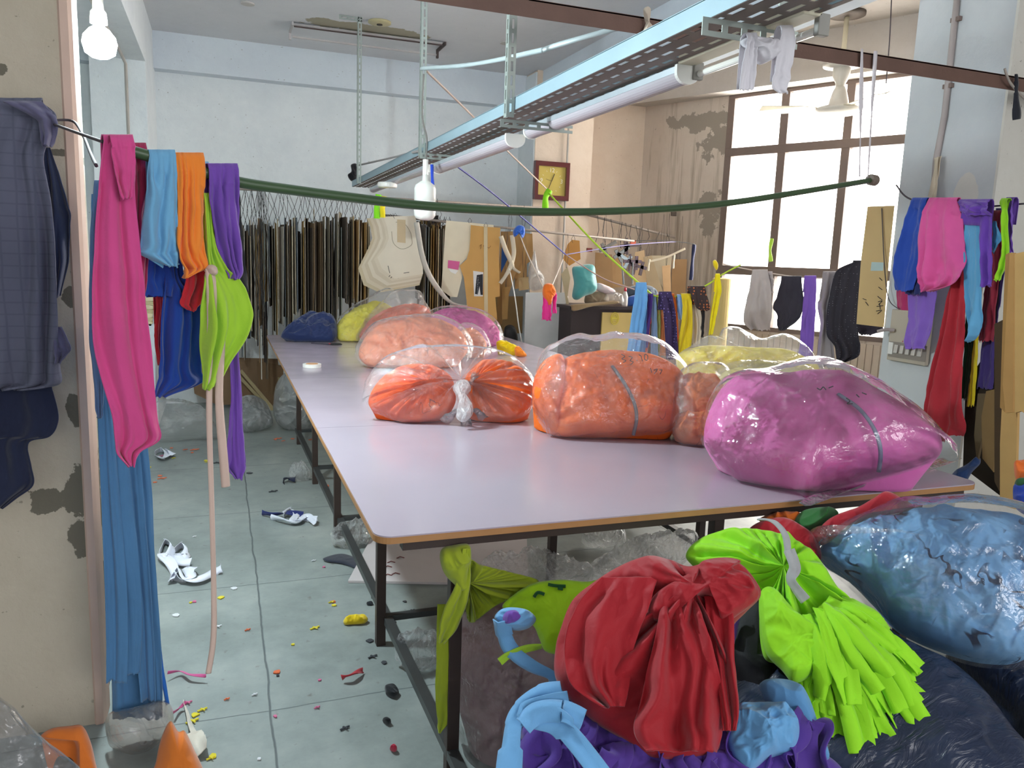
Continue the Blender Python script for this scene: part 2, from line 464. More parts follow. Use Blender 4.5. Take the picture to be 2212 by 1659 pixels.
m_ceil = wallmat('ceiling_paint', '#d2d3d6', pts=[(1.35, 7.55, 3.62, (0.55, 0.16, 0.3)), (0.95, 7.5, 3.62, (0.2, 0.1, 0.3))], stain='#a09a88', mott='#c8cace', mamt=0.5)
m_bay = wallmat('bay_ceiling_paint', '#b9b2ab', mott='#c9c3bd')
m_beam = wallmat('beam_paint', '#d3dbe2', mott='#c3cad4', mamt=0.4)
m_cream = wallmat('cream_plaster', '#d8c6b4', mott='#cbb6a2', stain='#8d7462')
m_pillar = wallmat('old_cream_pillar_plaster', '#beb4a2', mott='#b0a592', mamt=0.6, bump=0.5, wob=0.17, ws=13, stain='#706b5e',
    pts=[tuple(P(x, y, Y=2.75)) + ((a, 1.0, b),) for x, y, a, b in ((172, 1065, .055, .10), (100, 1080, .05, .04), (180, 1160, .05, .06), (195, 840, .03, .05), (166, 895, .02, .05), (205, 930, .02, .12), (2, 150, .02, .02), (152, 640, .02, .03), (210, 1420, .012, .3), (160, 880, .02, .06), (130, 330, .05, .012))])
m_window_wall = wallmat('streaked_window_wall', '#c3b5a8', mott='#b3a598', streak=7, stain='#91877c', wob=0.26, ws=7,
    pts=[(5.22, 7.95, 3.23, (.3, .6, .10)), (5.30, 7.78, 3.0, (.2, .22, .18)), (5.27, 7.8, 2.3, (.1, .15, .15)), (5.28, 7.8, 2.1, (.1, .12, .15)), (5.02, 8.35, 3.25, (.1, .12, .06))])
m_column = wallmat('grey_white_column', '#c6c9ca', mott='#babec2', pts=[tuple(P(2085, 425, X=4.0)) + ((1, .08, .14),)], stain='#d0ccc4', wob=0.04)
m_trim = plain('pink_cream_reveal', '#cbb0a0', 0.85)

def slab(name, a, b, mat): return struct(MB().box(a, b).make(name, mat))
# floor of grey cement slabs with scored joints
t = NT('grey_cement_floor'); geo = t.new('NewGeometry').outputs['Position']
sp = t.new('SeparateXYZ'); t.link(geo, sp.inputs[0])
def joint(src, off, pitch, w):
    wob = t.math('MULTIPLY', t.math('SUBTRACT', t.noise(3, 4, geo), 0.5), 0.03)
    a = t.math('ADD', t.math('ADD', src, -off + pitch * 20), wob)
    a = t.math('MODULO', a, pitch)
    a = t.math('MINIMUM', a, t.math('SUBTRACT', pitch, a))
    return t.math('MULTIPLY', t.math('SUBTRACT', w, a), 260, True)
jn = t.math('MAXIMUM', joint(sp.outputs[0], 0.135, 1.19, 0.0055), joint(sp.outputs[1], 2.665, 1.12, 0.0045))
a = t.noise(1.3, 6, geo, rough=0.65); b = t.noise(7, 6, geo, rough=0.7)
base = t.ramp(t.math('ADD', t.math('MULTIPLY', a, 0.65), t.math('MULTIPLY', b, 0.35)), [(0.3, lin('#6b7371')), (0.5, lin('#89918e')), (0.7, lin('#a0a5a0'))])
base = t.mix(t.math('MULTIPLY', t.math('SUBTRACT', t.noise(24, 5, geo), 0.66), 9, True), base, lin('#6c6a66'))
t.link(t.mix(t.math('MULTIPLY', jn, 0.8), base, lin('#454c4f')), t.b.inputs['Base Color'])
t.link(t.ramp(a, [(0.35, (0.38,) * 3 + (1,)), (0.65, (0.6,) * 3 + (1,))]), t.b.inputs['Roughness'])
t.bump(t.math('SUBTRACT', t.math('MULTIPLY', b, 0.3), jn), 0.25, 0.01)
slab('floor', (XL, -4.5, -0.1), (8.2, YB, 0), t.m)
ceil = struct(MB().box((XL, -4.5, 3.62), (3.31, YB, 3.75)).make('ceiling', m_ceil))
slab('ceiling', (3.31, -4.5, 3.92), (8.4, 10.2, 4.05), m_bay)
slab('wall_back', (XL, YB, 0), (3.3, YB + 0.2, 3.75), m_back)
slab('wall_back', (3.3, YB, 0), (4.86, YB + 0.2, 4.0), m_cream)
slab('wall_left', (XL - 0.2, -4.5, 0), (XL, YB, 3.75), m_back)
slab('trim_1', (XL, YB - 0.16, 3.28), (3.29, YB, 3.62), m_beam)                 # ledge beam along the back wall
slab('trim_2', (3.31, 3.4, 3.12), (3.52, YB, 3.92), m_beam)                   # deep ceiling beam above the clock pillar
slab('trim_3', (3.25, 8.22, 0), (3.94, YB, 3.92), m_cream)                     # clock pillar
slab('trim_3', (3.235, 8.23, 0), (3.25, YB, 3.6), m_back)
slab('trim_4', (-0.98, 7.6, 0), (-0.555, YB, 3.14), m_back)                    # pier by the back left corner
slab('trim_5', (-0.98, 2.9, 3.14), (-0.555, YB, 3.62), m_back)                  # beam running over the pier
slab('wall_front', (-2.4, 2.75, 0), (-0.417, 3.02, 3.62), m_pillar)             # big near pillar at left
tr = MB()
tr.prism([(-0.435, 2.755, 0), (-0.425, 2.742, 0), (-0.404, 2.746, 0), (-0.398, 2.78, 0), (-0.398, 2.86, 0), (-0.43, 2.86, 0)], (0, 0, 3.6))
struct(tr.make('trim_6', m_trim))
# window wall, turned 25 degrees
a25 = math.radians(25); WD = Vector((math.sin(a25), -math.cos(a25), 0)); WN = Vector((-math.cos(a25), -math.sin(a25), 0)); W0 = Vector((4.854, 8.7, 0))
WPL = Plane(W0, 0, (WN.x, WN.y))
def wpt(tt, z, d=0): return W0 + WD * tt + WN * d + Vector((0, 0, z))
def wbox(m, t0, t1, z0, z1, d0, d1):
    return m.add([wpt(tt, z, d) for z in (z0, z1) for d in (d0, d1) for tt in (t0, t1)], [(0, 2, 3, 1), (4, 5, 7, 6), (0, 1, 5, 4), (2, 6, 7, 3), (0, 4, 6, 2), (1, 3, 7, 5)])
T0, T1 = 1.13, 3.85; ZS, ZT = 0.915, 3.47
m = MB(); wbox(m, -0.1, T0, 0, 4.0, -0.2, 0); wbox(m, T1, 8, 0, 4.0, -0.2, 0); wbox(m, T0, T1, 0, ZS, -0.2, 0); wbox(m, T0, T1, ZT, 4.0, -0.2, 0)
struct(m.make('wall_window', m_window_wall))
m = MB(); wbox(m, -0.75, 8, 3.47, 4.0, 0, 0.24); struct(m.make('trim_7', m_bay))           # beam over the window
m_frame = plain('brown_window_frame', '#6f5f57', 0.6, bump=0.3)
wf = MB(); wbox(wf, T0, T1, ZS, ZS + 0.05, -0.1, 0.01)
wroot = struct(wf.make('window_1', m_frame))
for k, (t0, t1) in enumerate(((1.12, 1.20), (1.745, 1.835), (2.425, 2.51), (3.12, 3.20), (3.78, 3.86))):
    m = MB(); wbox(m, t0, t1, ZS, ZT, -0.1, 0.012); m.make('mullion', m_frame, wroot, bevel=0.004)
for z0, z1 in ((2.815, 2.905), (1.52, 1.62), (ZT - 0.04, ZT)):
    m = MB(); wbox(m, T0, T1, z0, z1, -0.1, 0.016); m.make('transom', m_frame, wroot, bevel=0.004)
t = NT('bright_frosted_glass'); tl = t.new('BsdfTranslucent'); tl.inputs[0].default_value = (0.95, 0.95, 0.95, 1)
trn = t.new('BsdfTransparent'); mx = t.new('MixShader'); mx.inputs[0].default_value = 0.7
t.link(tl.outputs[0], mx.inputs[1]); t.link(trn.outputs[0], mx.inputs[2]); t.link(mx.outputs[0], t.out.inputs['Surface']); m_glass = t.m
for t0, t1 in ((1.18, 1.76), (1.82, 2.44), (2.49, 3.14), (3.19, 3.8)):
    for z0, z1 in ((ZS + .05, 1.53), (1.61, 2.83), (2.90, ZT - .04)):
        m = MB(); wbox(m, t0, t1, z0, z1, -0.06, -0.055); m.make('window_pane', m_glass, wroot)
# ribbed boarding below the sill
m = MB()
for k in range(38): wbox(m, 1.2 + k * 0.07, 1.2 + k * 0.07 + 0.06, 0.05, ZS - 0.03, 0.0, 0.012)
struct(m.make('trim_8', plain('ribbed_board_paint', '#b8a898', 0.8)))
# column at right
slab('trim_9', (4.0, 3.24, 0), (4.75, 3.89, 3.92), m_column)
slab('trim_10', (4.0, 3.225, 0), (4.75, 3.24, 3.92), wallmat('column_front_lit', '#d9d5cc', mott='#cfcabf'))  # thin lighter skin; the light falling on this face is put into the colour
slab('wall_right', (7.9, -4.5, 0), (8.1, 3.0, 4.0), m_back)

# ================================================================ LIGHT FITTINGS ON TRAY, HANGERS
m_galv = plain('galvanised_steel', '#8fa6b0', 0.5, 0.35, var=0.12, scale=6)
m_galv2 = plain('dull_slotted_steel', '#9aa29c', 0.5, 0.6, var=0.2)
m_tray = plain('tray_underside_brown_grey', '#7c706a', 0.6, 0.3)
TX = 1.2; TZ = 2.255; TY0, TY1 = 1.2, 7.75
tray = thing('cable_tray', 'long galvanised perforated cable tray hung over the table', 'cable tray', (TX, TY0, TZ))
m = MB(); m.box((TX - .002, TY0, TZ - .022), (TX + .002, TY1, TZ + .03)); m.box((TX - .002, TY0, TZ + .028), (TX + .015, TY1, TZ + .032))
m.make('side_flange', m_galv, tray)
m = MB(); m.box((TX + .213, TY0, TZ - .022), (TX + .217, TY1, TZ + .03)); m.make('side_flange', m_galv, tray)
vs, fs = perf((TX, TY0, TZ - .022), (TX, TY1, TZ - .022), (0.215, 0, 0), [(.08, .16), (.36, .44), (.60, .68), (.84, .92)], 0.085)
obj('perforated_base', vs, fs, m_tray, tray, solid=0.002)
def hanger(name, label, x, y, z0, z1, w=0.034, foot=None):
    h = thing(name, label, 'hanger', (x, y, z0), 'slotted hangers of the cable tray')
    vs, fs = perf((x, y, z0), (x, y, z1), (w, 0, 0), [(.35, .65)], 0.055); obj('front_leg', vs, fs, m_galv2, h, solid=0.003)
    vs, fs = perf((x, y, z0), (x, y, z1), (0, w, 0), [(.35, .65)], 0.055); obj('side_leg', vs, fs, m_galv2, h, solid=0.003)
    if foot:
        a, b = foot; vs, fs = perf(a, b, (0, 0, w), [(.35, .65)], 0.055); obj('arm', vs, fs, m_galv2, h, solid=0.003)
    return h
hanger('slotted_hanger', 'slotted steel hanger at the far end of the tray, nearest the back wall', TX - .04, 7.2, 2.22, 3.62, foot=((TX - .2, 7.2, 3.58), (TX - .0, 7.2, 3.58)))
hanger('slotted_hanger', 'slotted steel hanger with white lamp bulb below, second from the far end', TX - .04, 4.85, 2.2, 3.62, foot=((TX - .04, 4.84, 2.19), (TX + .25, 4.84, 2.19)))
hanger('slotted_hanger', 'slotted steel hanger with cable beside it, joined by a flat steel strap', TX - .04, 3.28, 2.2, 3.62, foot=((TX - .06, 3.3, 2.16), (TX + .28, 3.3, 2.16)))
h = thing('tray_bracket', 'short slotted steel bracket holding the near end of the tray', 'bracket', (TX, 1.84, 2.17))
vs, fs = perf((TX - .03, 1.83, 2.185), (TX + .27, 1.83, 2.185), (0, 0, 0.045), [(.3, .7)], 0.06); obj('cross_arm', vs, fs, m_galv2, h, solid=0.003)
m = MB(); m.box((TX + .2, 1.825, 2.2), (TX + .235, 1.832, 3.6)); m.make('upright', m_galv2, h)
m_white = plain('white_plastic', '#e4e2dc', 0.35)
m_tube = plain('frosted_tube_cover', '#b5adb3', 0.25, var=0.03)
m_alu = plain('aluminium_batten', '#c3ccd2', 0.35, 0.5)
def batten(label, x, y0, y1, z, r=0.032):
    b_ = thing('tube_light', label, 'tube light', (x, y0, z), 'tube lights under the cable tray')
    pr = [(math.cos(a), math.sin(a)) for a in [PI + PI * k / 12 for k in range(13)]]
    m = MB(); m.prism([(x + c * r, y0 + .015, z + s_ * r * .8) for c, s_ in pr], (0, y1 - y0 - .03, 0)); m.make('diffuser', m_tube, b_, smooth=False)
    m = MB(); m.box((x - r * 1.05, y0 + .01, z), (x + r * 1.05, y1 - .01, z + .02)); m.make('body', m_alu, b_)
    for y in (y0, y1 - .015):
        m = MB(); m.prism([(x + c * r * 1.1, y, z + s_ * r * .88) for c, s_ in pr] + [(x + r * 1.1, y, z + .024), (x - r * 1.1, y, z + .024)], (0, .015, 0)); m.make('end_cap', m_white, b_)
batten('frosted tube light under the tray, nearest the camera', TX + .2, 2.25, 3.6, 2.2, .038)
batten('frosted tube light in the middle of the tray', TX + .13, 3.62, 5.05, 2.165, .045)
batten('thin far tube light behind the round white junction box', TX + .1, 5.15, 7.2, 2.17, .03)
b_ = thing('tube_light', 'bare fluorescent tube on a cream channel at the near tray end', 'tube light', (TX + .2, 1.7, 2.2))
m = MB(); m.box((TX + .165, 1.685, 2.225), (TX + .225, 2.26, 2.262)); m.make('channel', plain('cream_channel', '#d9d0b8', .5), b_, bevel=.004)
m = MB(); m.tube([(TX + .235, 1.70, 2.20), (TX + .235, 2.24, 2.20)], .010, 12); m.make('fluorescent_tube', plain('glass_tube', '#f1efe8', .15), b_)
for y in (1.695, 2.25):
    m = MB(); m.box((TX + .215, y - .010, 2.182), (TX + .25, y + .010, 2.235)); m.make('lamp_holder', plain('lamp_holder_grey', '#8e8b84', .5), b_, bevel=.003)
# round junction box, bulbs
p = P(808, 402, X=TX + .03)
m = MB(); m.lathe((p.x, 6.2, 2.135), [(.02, -.02), (.07, -.018), (.075, -.01), (.075, .012), (.07, .02), (.01, .022)], 28)
tag(m.make('junction_box', m_white, smooth=False), 'round white ceiling box hanging at the far end of the tray', 'junction box')
bp = P(918, 433, Y=4.75)
bl = thing('led_bulb', 'unlit white jar-shaped lamp bulb hanging above the green pipe', 'light bulb', bp)
m = MB(); m.lathe(bp, [(.016, .16), (.018, .118), (.036, .106), (.058, .09), (.065, .07), (.065, 0), (.063, -.002)], 28); m.make('lamp_body', plain('lamp_body_white', '#d9d9d2', .35), bl, smooth=True)
m = MB(); m.lathe(bp, [(.063, -.002), (.066, -.06), (.064, -.09), (.052, -.108), (.025, -.117), (.008, -.118)], 28); m.make('lamp_globe', m_white, bl, smooth=True)
m = MB(); m.tube([bp + Vector((0, 0, .15)), bp + Vector((0, 0, .24))], .017, 10); m.make('lamp_holder', m_white, bl)
cord('cable', [bp + Vector((0, 0, .23)), P(922, 300, Y=4.8), P(912, 250, Y=4.8), P(915, 160, Y=4.8)], .006, plain('grey_cable', '#6d6a66', .6), bl)
bp = P(215, 88, Y=3.45)
bl = thing('led_bulb', 'glowing white bulb beside the near left pillar', 'light bulb', bp)
m = MB(); m.lathe(bp, [(.012, .055), (.035, .04), (.055, .015), (.06, -.01), (.052, -.045), (.03, -.06), (.006, -.066)], 28); m.make('lamp_globe', glow('lit_bulb', '#eefcff', 30), bl, smooth=True)
m = MB(); m.lathe(bp, [(.018, .15), (.02, .11), (.028, .10), (.03, .06), (.014, .055)], 20); m.make('lamp_holder', m_white, bl, smooth=True)
cord('cable', [bp + Vector((0, 0, .14)), bp + Vector((.02, 0, .3)), bp + Vector((-.02, .02, .6)), bp + Vector((-.1, .1, 1.2))], .005, m_white, bl)
pl_ = bpy.data.lights.new('bulb_light', 'POINT'); pl_.energy = 80; pl_.color = (.80, .95, 1.0); pl_.shadow_soft_size = .07
po = bpy.data.objects.new('bulb_light', pl_); COL.objects.link(po); po.location = bp + Vector((0.03, -.10, -.06))
# empty fitting on the ceiling and damp round plate
ff = thing('ceiling_light_fixture', 'empty rusty tube light frame on the stained ceiling', 'light fixture', (.64, 7.62, 3.6))
ma = plain('rusty_white_metal', '#b9b4b3', .6, .2); mb_ = plain('dark_rust', '#4d3f3c', .7)
m = MB(); m.bar((.66, 7.64, 3.6), (2.02, 7.62, 3.6), .05, .012); m.make('back_channel', ma, ff)
m = MB(); m.bar((.66, 7.60, 3.575), (2.02, 7.58, 3.575), .008, .012); m.make('edge_strip', mb_, ff)
m = MB(); m.bar((.67, 7.9, 3.56), (2.06, 7.9, 3.56), .02, .014); m.make('lower_rail', ma, ff)
for x in (.65, 2.05):
    m = MB(); m.box((x - .008, 7.6, 3.585), (x + .008, 7.92, 3.615)); m.box((x - .01, 7.88, 3.53), (x + .01, 7.91, 3.6)); m.make('end_bracket', ma if x < 1 else mb_, ff)
pp = P(820, 48, z=3.615)
m = MB(); m.lathe((pp.x, pp.y, 3.61), [(.10, .01), (.10, -.005), (.075, -.012), (.01, -.014)], 28)
rc = tag(m.make('ceiling_plate', plain('yellowed_plate', '#b5ab84', .5), smooth=True), 'yellowed round plate on the stained ceiling', 'ceiling plate')
m = MB(); m.lathe((pp.x, pp.y, 3.61), [(.026, -.013), (.026, -.02), (.012, -.024)], 16); m.make('rose_cap', plain('dark_brown_plastic', '#3b3129', .5), rc)
for x, y in ((1093, 93), (535, 8)):
    q = P(x, y, z=3.615); m = MB(); m.lathe((q.x, q.y, 3.612), [(.055, .008), (.055, -.003), (.01, -.005)], 20)
    tag(m.make('ceiling_cover', plain('cover_grey', '#b9b5b0', .7)), 'small round blank cover on the ceiling, ' + ('right of the slotted hanger' if x > 900 else 'left of the empty fitting'), 'ceiling cover')
# fan
fc = P(1830, 32, z=3.9); hub = P(1813, 238, X=fc.x)
fan = thing('ceiling_fan', 'cream ceiling fan in front of the bright window', 'fan', (fc.x, fc.y, hub.z))
mf = plain('fan_cream', '#d8cfb4', .45); mf2 = plain('fan_light', '#cfc9be', .45)
m = MB(); m.lathe((fc.x, fc.y, 3.90), [(.16, .02), (.16, -.008), (.10, -.015), (.02, -.018)], 24); m.make('ceiling_rose', plain('fan_rose_dark', '#5c5148', .6), fan, smooth=True)
m = MB(); m.tube([(fc.x, fc.y, 3.88), (fc.x, fc.y, hub.z + .35)], .022, 12); m.make('down_rod', mf, fan, smooth=True)
hz = hub.z
m = MB(); m.lathe((fc.x, fc.y, hz), [(.17, .40), (.165, .385), (.05, .375), (.08, .37), (.075, .30), (.045, .24), (.04, .20)], 28); m.make('canopy', mf2, fan, smooth=True)
m = MB(); m.lathe((fc.x, fc.y, hz), [(.035, .22), (.06, .17), (.08, .10), (.09, .05), (.19, .02), (.20, 0), (.17, -.03), (.06, -.05), (.01, -.055)], 32); m.make('motor', mf2, fan, smooth=True)
for k, a in enumerate((258, 18, 138)):
    a = math.radians(a); d = Vector((math.cos(a), math.sin(a), 0)); s_ = Vector((-d.y, d.x, 0)); c = Vector((fc.x, fc.y, hz + .015))
    m = MB(); m.prism([c + d * .15 - s_ * .05, c + d * .3 - s_ * .07 + Vector((0, 0, -.012)), c + d * .68 - s_ * .085 + Vector((0, 0, -.015)), c + d * .70 + s_ * .02, c + d * .67 + s_ * .085 + Vector((0, 0, .03)), c + d * .3 + s_ * .06 + Vector((0, 0, .02)), c + d * .15 + s_ * .05], (0, 0, .006))
    m.make('blade', mf, fan)
# brown steel beam across, straps, wires
m_rust = plain('brown_painted_steel', '#6b4f44', .6, .1, var=.25, scale=9, bump=.3)
m = MB(); m.box((-2.4, 2.995, 2.525), (4.6, 3.0, 2.59)); m.box((-2.4, 2.995, 2.585), (4.6, 3.05, 2.592))
tag(m.make('steel_angle_beam', m_rust), 'long brown angle iron beam crossing high over the table', 'beam')
BP = Plane((3, 2.985, 2.5), 0, (0, -1))
# ================================================================ GREEN PIPE
pdir = Vector((1, .35, 0)).normalized(); PP = Plane((.09, 2.0, 1.8), 0, (pdir.y, -pdir.x))
pipe_px = [(230, 312), (300, 331), (400, 360), (510, 392), (620, 409), (760, 427), (900, 443), (1040, 453), (1180, 458), (1330, 456), (1480, 448), (1600, 435), (1740, 413), (1885, 389)]
pipe = [PP.at(*q) for q in pipe_px]
t = NT('dark_green_pipe'); t.b.inputs['Base Color'].default_value = lin('#3f5a35'); t.b.inputs['Roughness'].default_value = .38
t.link(t.mix(t.noise(3, 4), lin('#2a4224'), lin('#455d3b')), t.b.inputs['Base Color'])
gp = MB().tube([Vector(q) for q in catmull([tuple(p) for p in pipe], 80)], .0125, 14).make('green_pipe', t.m, smooth=True)
tag(gp, 'long sagging dark green pipe hung across the workshop as a clothes rail', 'pipe')
pe = pipe[-1]; m = MB(); m.lathe(pe, [(.022, -.03), (.026, -.02), (.026, .02), (.015, .03)], 16, axis=pdir); m.make('end_plug', plain('brown_plug', '#75675c', .6), gp)
ms = plain('translucent_white_strap', '#d6cfd2', .5)
for dx in (-.03, .02):
    q = BP.at(1877 + dx * 600, 120); e0 = Vector((q.x, 2.98, 2.6)); e1 = pe + Vector((dx - .05, 0, .01))
    o = ribbon('hanging_strap', [e0, e0.lerp(e1, .4), e0.lerp(e1, .7), e1], [.022, .024, .014, .01, .008], ms, wdir=(1, .2, 0), seed=dx * 50)
    tag(o, 'thin white plastic strap holding the pipe end to the beam, ' + ('left' if dx < 0 else 'right') + ' one of the pair', 'strap', 'straps at the pipe end')
# ================================================================ CUTTING TABLE
TX0, TX1, TY_0, TY_1, TZT = .375, 2.6, 2.0, 7.36, .85
tb = thing('cutting_table', 'huge laminate topped cutting table on dark steel legs', 'table', (1.48, 2.1, 0))
t = NT('lilac_grey_laminate'); geo = t.new('NewGeometry').outputs['Position']; sp = t.new('SeparateXYZ'); t.link(geo, sp.inputs[0])
jn = None
for yy in (6.335, 4.80, 3.395):
    q = t.math('MULTIPLY', t.math('SUBTRACT', .0028, t.math('ABSOLUTE', t.math('SUBTRACT', sp.outputs[1], yy))), 900, True)
    jn = q if jn is None else t.math('MAXIMUM', jn, q)
t.link(t.mix(t.math('MULTIPLY', jn, .7), t.mix(t.noise(2, 4, geo), lin('#a99daa'), lin('#b4a8b3')), lin('#6f6873')), t.b.inputs['Base Color'])
t.link(t.ramp(t.noise(5, 5, geo), [(.3, (.13,) * 3 + (1,)), (.7, (.24,) * 3 + (1,))]), t.b.inputs['Roughness'])
t.bump(t.noise(1.2, 2, geo), .12, .02); m_lam = t.m
def rrect(x0, x1, y0, y1, r, z, n=8):
    return [(cx + r * math.cos(a), cy + r * math.sin(a), z) for cx, cy, a0 in ((x1 - r, y0 + r, -PI / 2), (x1 - r, y1 - r, 0), (x0 + r, y1 - r, PI / 2), (x0 + r, y0 + r, PI)) for a in [a0 + PI / 2 * k / n for k in range(n + 1)]]
MB().prism(rrect(TX0, TX1, TY_0, TY_1, .05, TZT - .022), (0, 0, .018)).make('edge_board', plain('plywood_edge', '#a8794a', .5, scale=20), tb)
MB().prism(rrect(TX0 + .001, TX1 - .001, TY_0 + .001, TY_1 - .001, .05, TZT - .004), (0, 0, .004)).make('table_top', m_lam, tb)
m_leg = plain('dark_brown_steel', '#3e312c', .5, .2, var=.25, scale=10)
m_rail = plain('dark_grey_steel_rail', '#4a4c4c', .4, .4, var=.2)
ry = [2.1, 3.03, 4.32, 5.44, 6.64]
m = MB()
for x in (.63, 1.53, 2.4): m.box((x - .02, 2.06, .79), (x + .02, 7.2, TZT - .023))
m.make('long_bearer', m_leg, tb)
m = MB(); m.box((.46, 2.05, .787), (2.58, 2.09, TZT - .023)); m.make('front_bearer', m_leg, tb)
for y in ry[1:]:
    m = MB(); m.box((.46, y - .02, .79), (2.55, y + .02, TZT - .024)); m.make('cross_bearer', m_leg, tb)
for i, y in enumerate(ry):
    for x in (.63 if i == 0 else .59, 1.53, 2.4):
        yy = y + (.4 if (i == 1 and x > 1) else 0)
        m = MB(); m.box((x - .019, yy - .019, 0), (x + .019, yy + .019, .79)); m.make('leg', m_leg, tb, bevel=.002)
m = MB(); m.bar((.63, 1.95, .11), (.58, 6.7, .11), .035, .03); m.make('foot_rail', m_rail, tb)
m = MB(); m.bar((2.4, 2.1, .11), (2.4, 6.7, .11), .035, .03); m.make('foot_rail', m_rail, tb)
for y in ry[1:]:
    m = MB(); m.bar((.6, y, .115), (2.4, y, .115), .03, .024); m.make('cross_rail', m_rail, tb)
# ================================================================ BAGS ON THE TABLE
FB = film('clear_polythene', haze=.09, rough=.05, wr=18)
FB2 = film('milky_polythene', haze=.20, rough=.07, wr=16)
FK = film('tight_polythene', haze=.045, rough=.05, wr=9, bstr=.35)
TT = TZT + .001
def bag(label, cat, px, base_px, tilt, content, mat_c, filmpoly, fmat, seed, bulge=.09, fb=None, cb=None, group=None, name='plastic_bag', centre=None, cart=(.045, 8), fart=(.022, 8), film_centre=None, fradial=0, framp=0, base=TT, layers=None, ccentre=None, cradial=0, cramp=0, back_off=.0, power=2.2):
    bpnt = P(*base_px, z=base); pl = Plane(bpnt, tilt)
    th = thing(name, label, cat, bpnt, group)
    if isinstance(mat_c, str): mat_c = veined(mat_c, {'#e8dc2e': '#6b6420', '#d65fa4': '#5c2a50'}.get(mat_c, '#7a3420'), 10, w=.006)
    for k, cpoly in enumerate(content):
        lump('fabric_contents', cpoly, pl, bulge * .85, mat_c, th, base=base, seed=seed + k * 3, amp=cart[0], freq=cart[1], fine=cart[0] * .22, layers=layers, centre=ccentre[k] if ccentre else None, radial=cradial, ramp_=cramp, power=power)
    lump('film', filmpoly, pl.off(.012 + cart[0] * .2), bulge * 1.06, fmat, th, base=base, seed=seed + 11, amp=fart[0], freq=fart[1], fine=.006, jit=.006, open_=True, centre=film_centre, radial=fradial, ramp_=framp, N=230, M=64, power=power)
    return th, pl
# far row
th, pl = bag('bright yellow fabric in a clear bag beside the navy heap', 'plastic bag', None, (780, 738), 45,
    [[(726, 728), (724, 712), (735, 694), (758, 674), (790, 660), (815, 652), (850, 668), (860, 700), (830, 725), (770, 740), (738, 738)]], '#e8dc2e',
    [(722, 728), (722, 706), (737, 684), (768, 660), (805, 640), (838, 624), (862, 640), (868, 690), (850, 730), (780, 742), (738, 741)], FB, 1, .10)
th, pl = bag('pink fabric in a clear bag at the far right of the pile', 'plastic bag', None, (1010, 748), 40,
    [[(930, 690), (948, 672), (990, 668), (1040, 680), (1070, 702), (1084, 732), (1068, 747), (1020, 745), (965, 730)]], '#d65fa4',
    [(922, 690), (938, 668), (990, 663), (1045, 674), (1078, 700), (1089, 735), (1072, 750), (1020, 750), (960, 738)], FB, 2, .10)
th, pl = bag('coral orange fabric in a clear bag, topmost at the back of the pile', 'plastic bag', None, (850, 742), 40,
    [[(783, 735), (788, 705), (820, 678), (870, 662), (915, 662), (938, 690), (945, 730), (880, 745)]], '#e0683e',
    [(776, 738), (780, 705), (805, 672), (830, 650), (852, 632), (905, 630), (920, 655), (940, 688), (952, 735), (880, 750)], FB2, 3, .11, fart=(.035, 9))
th, pl = bag('pale orange fabric in a clear bag behind the knotted bag', 'plastic bag', None, (830, 796), 42,
    [[(775, 768), (785, 735), (820, 702), (880, 690), (940, 690), (990, 712), (1010, 745), (995, 775), (920, 790), (840, 795), (795, 790)]], '#e88a5c',
    [(766, 765), (778, 732), (812, 697), (880, 684), (945, 682), (1000, 706), (1022, 745), (1005, 782), (920, 796), (830, 798), (788, 790)], FB2, 4, .10, fart=(.026, 7))
th, pl = bag('small crumpled clear bag of orange scraps below the pink one', 'plastic bag', None, (1040, 775), 35,
    [[(985, 745), (1000, 712), (1030, 715), (1050, 740), (1045, 765), (1010, 770)]], '#e88f66',
    [(978, 745), (990, 706), (1010, 698), (1042, 712), (1060, 745), (1055, 772), (1010, 776)], FB2, 5, .06, fart=(.03, 12))
# knotted orange bag in front
bp0 = (960, 915); pl = Plane(P(*bp0, z=TT), 42)
th = thing('plastic_bag', 'orange fabric in a knotted clear bag at the front of the pile', 'plastic bag', P(*bp0, z=TT))
mo = veined('#e45a1c', '#6a2616', 12, w=.007); kc = (992, 850)
lump('fabric_contents', [(985, 862), (975, 820), (935, 795), (880, 792), (830, 815), (800, 852), (800, 880), (840, 900), (878, 914), (930, 908), (970, 890)], pl, .10, mo, th, base=TT, seed=6, amp=.014, freq=7, fine=.004, centre=(930, 852), radial=3.0, ramp_=-.018)
lump('fabric_contents', [(998, 852), (1008, 815), (1040, 785), (1090, 782), (1135, 805), (1156, 845), (1146, 880), (1115, 905), (1060, 902), (1020, 888)], pl, .10, cloth('#ea6a24'), th, base=TT, seed=8, amp=.014, freq=7, fine=.004, centre=(1020, 850), radial=4.0, ramp_=-.02)
lump('film', [(782, 870), (790, 822), (825, 778), (880, 756), (960, 748), (1040, 752), (1100, 768), (1145, 805), (1162, 850), (1150, 885), (1110, 908), (1050, 912), (1000, 914), (940, 916), (880, 917), (825, 898), (792, 886)], pl.off(.006), .12, FB, th, base=TT, seed=12, amp=.014, freq=7, fine=.006, centre=kc, radial=5, ramp_=-.035, open_=True, jit=.004, N=220, M=54)
lump('knot', [(985, 855), (978, 838), (990, 822), (1010, 822), (1018, 840), (1008, 858), (1022, 880), (1018, 900), (1000, 912), (985, 900), (992, 878)], pl.off(.125), .028, film('knotted_polythene', tint='#f3e6da', haze=.62, rough=.12, wr=30), th, seed=3, amp=.012, freq=25, N=60, M=14, centre=(998, 850))
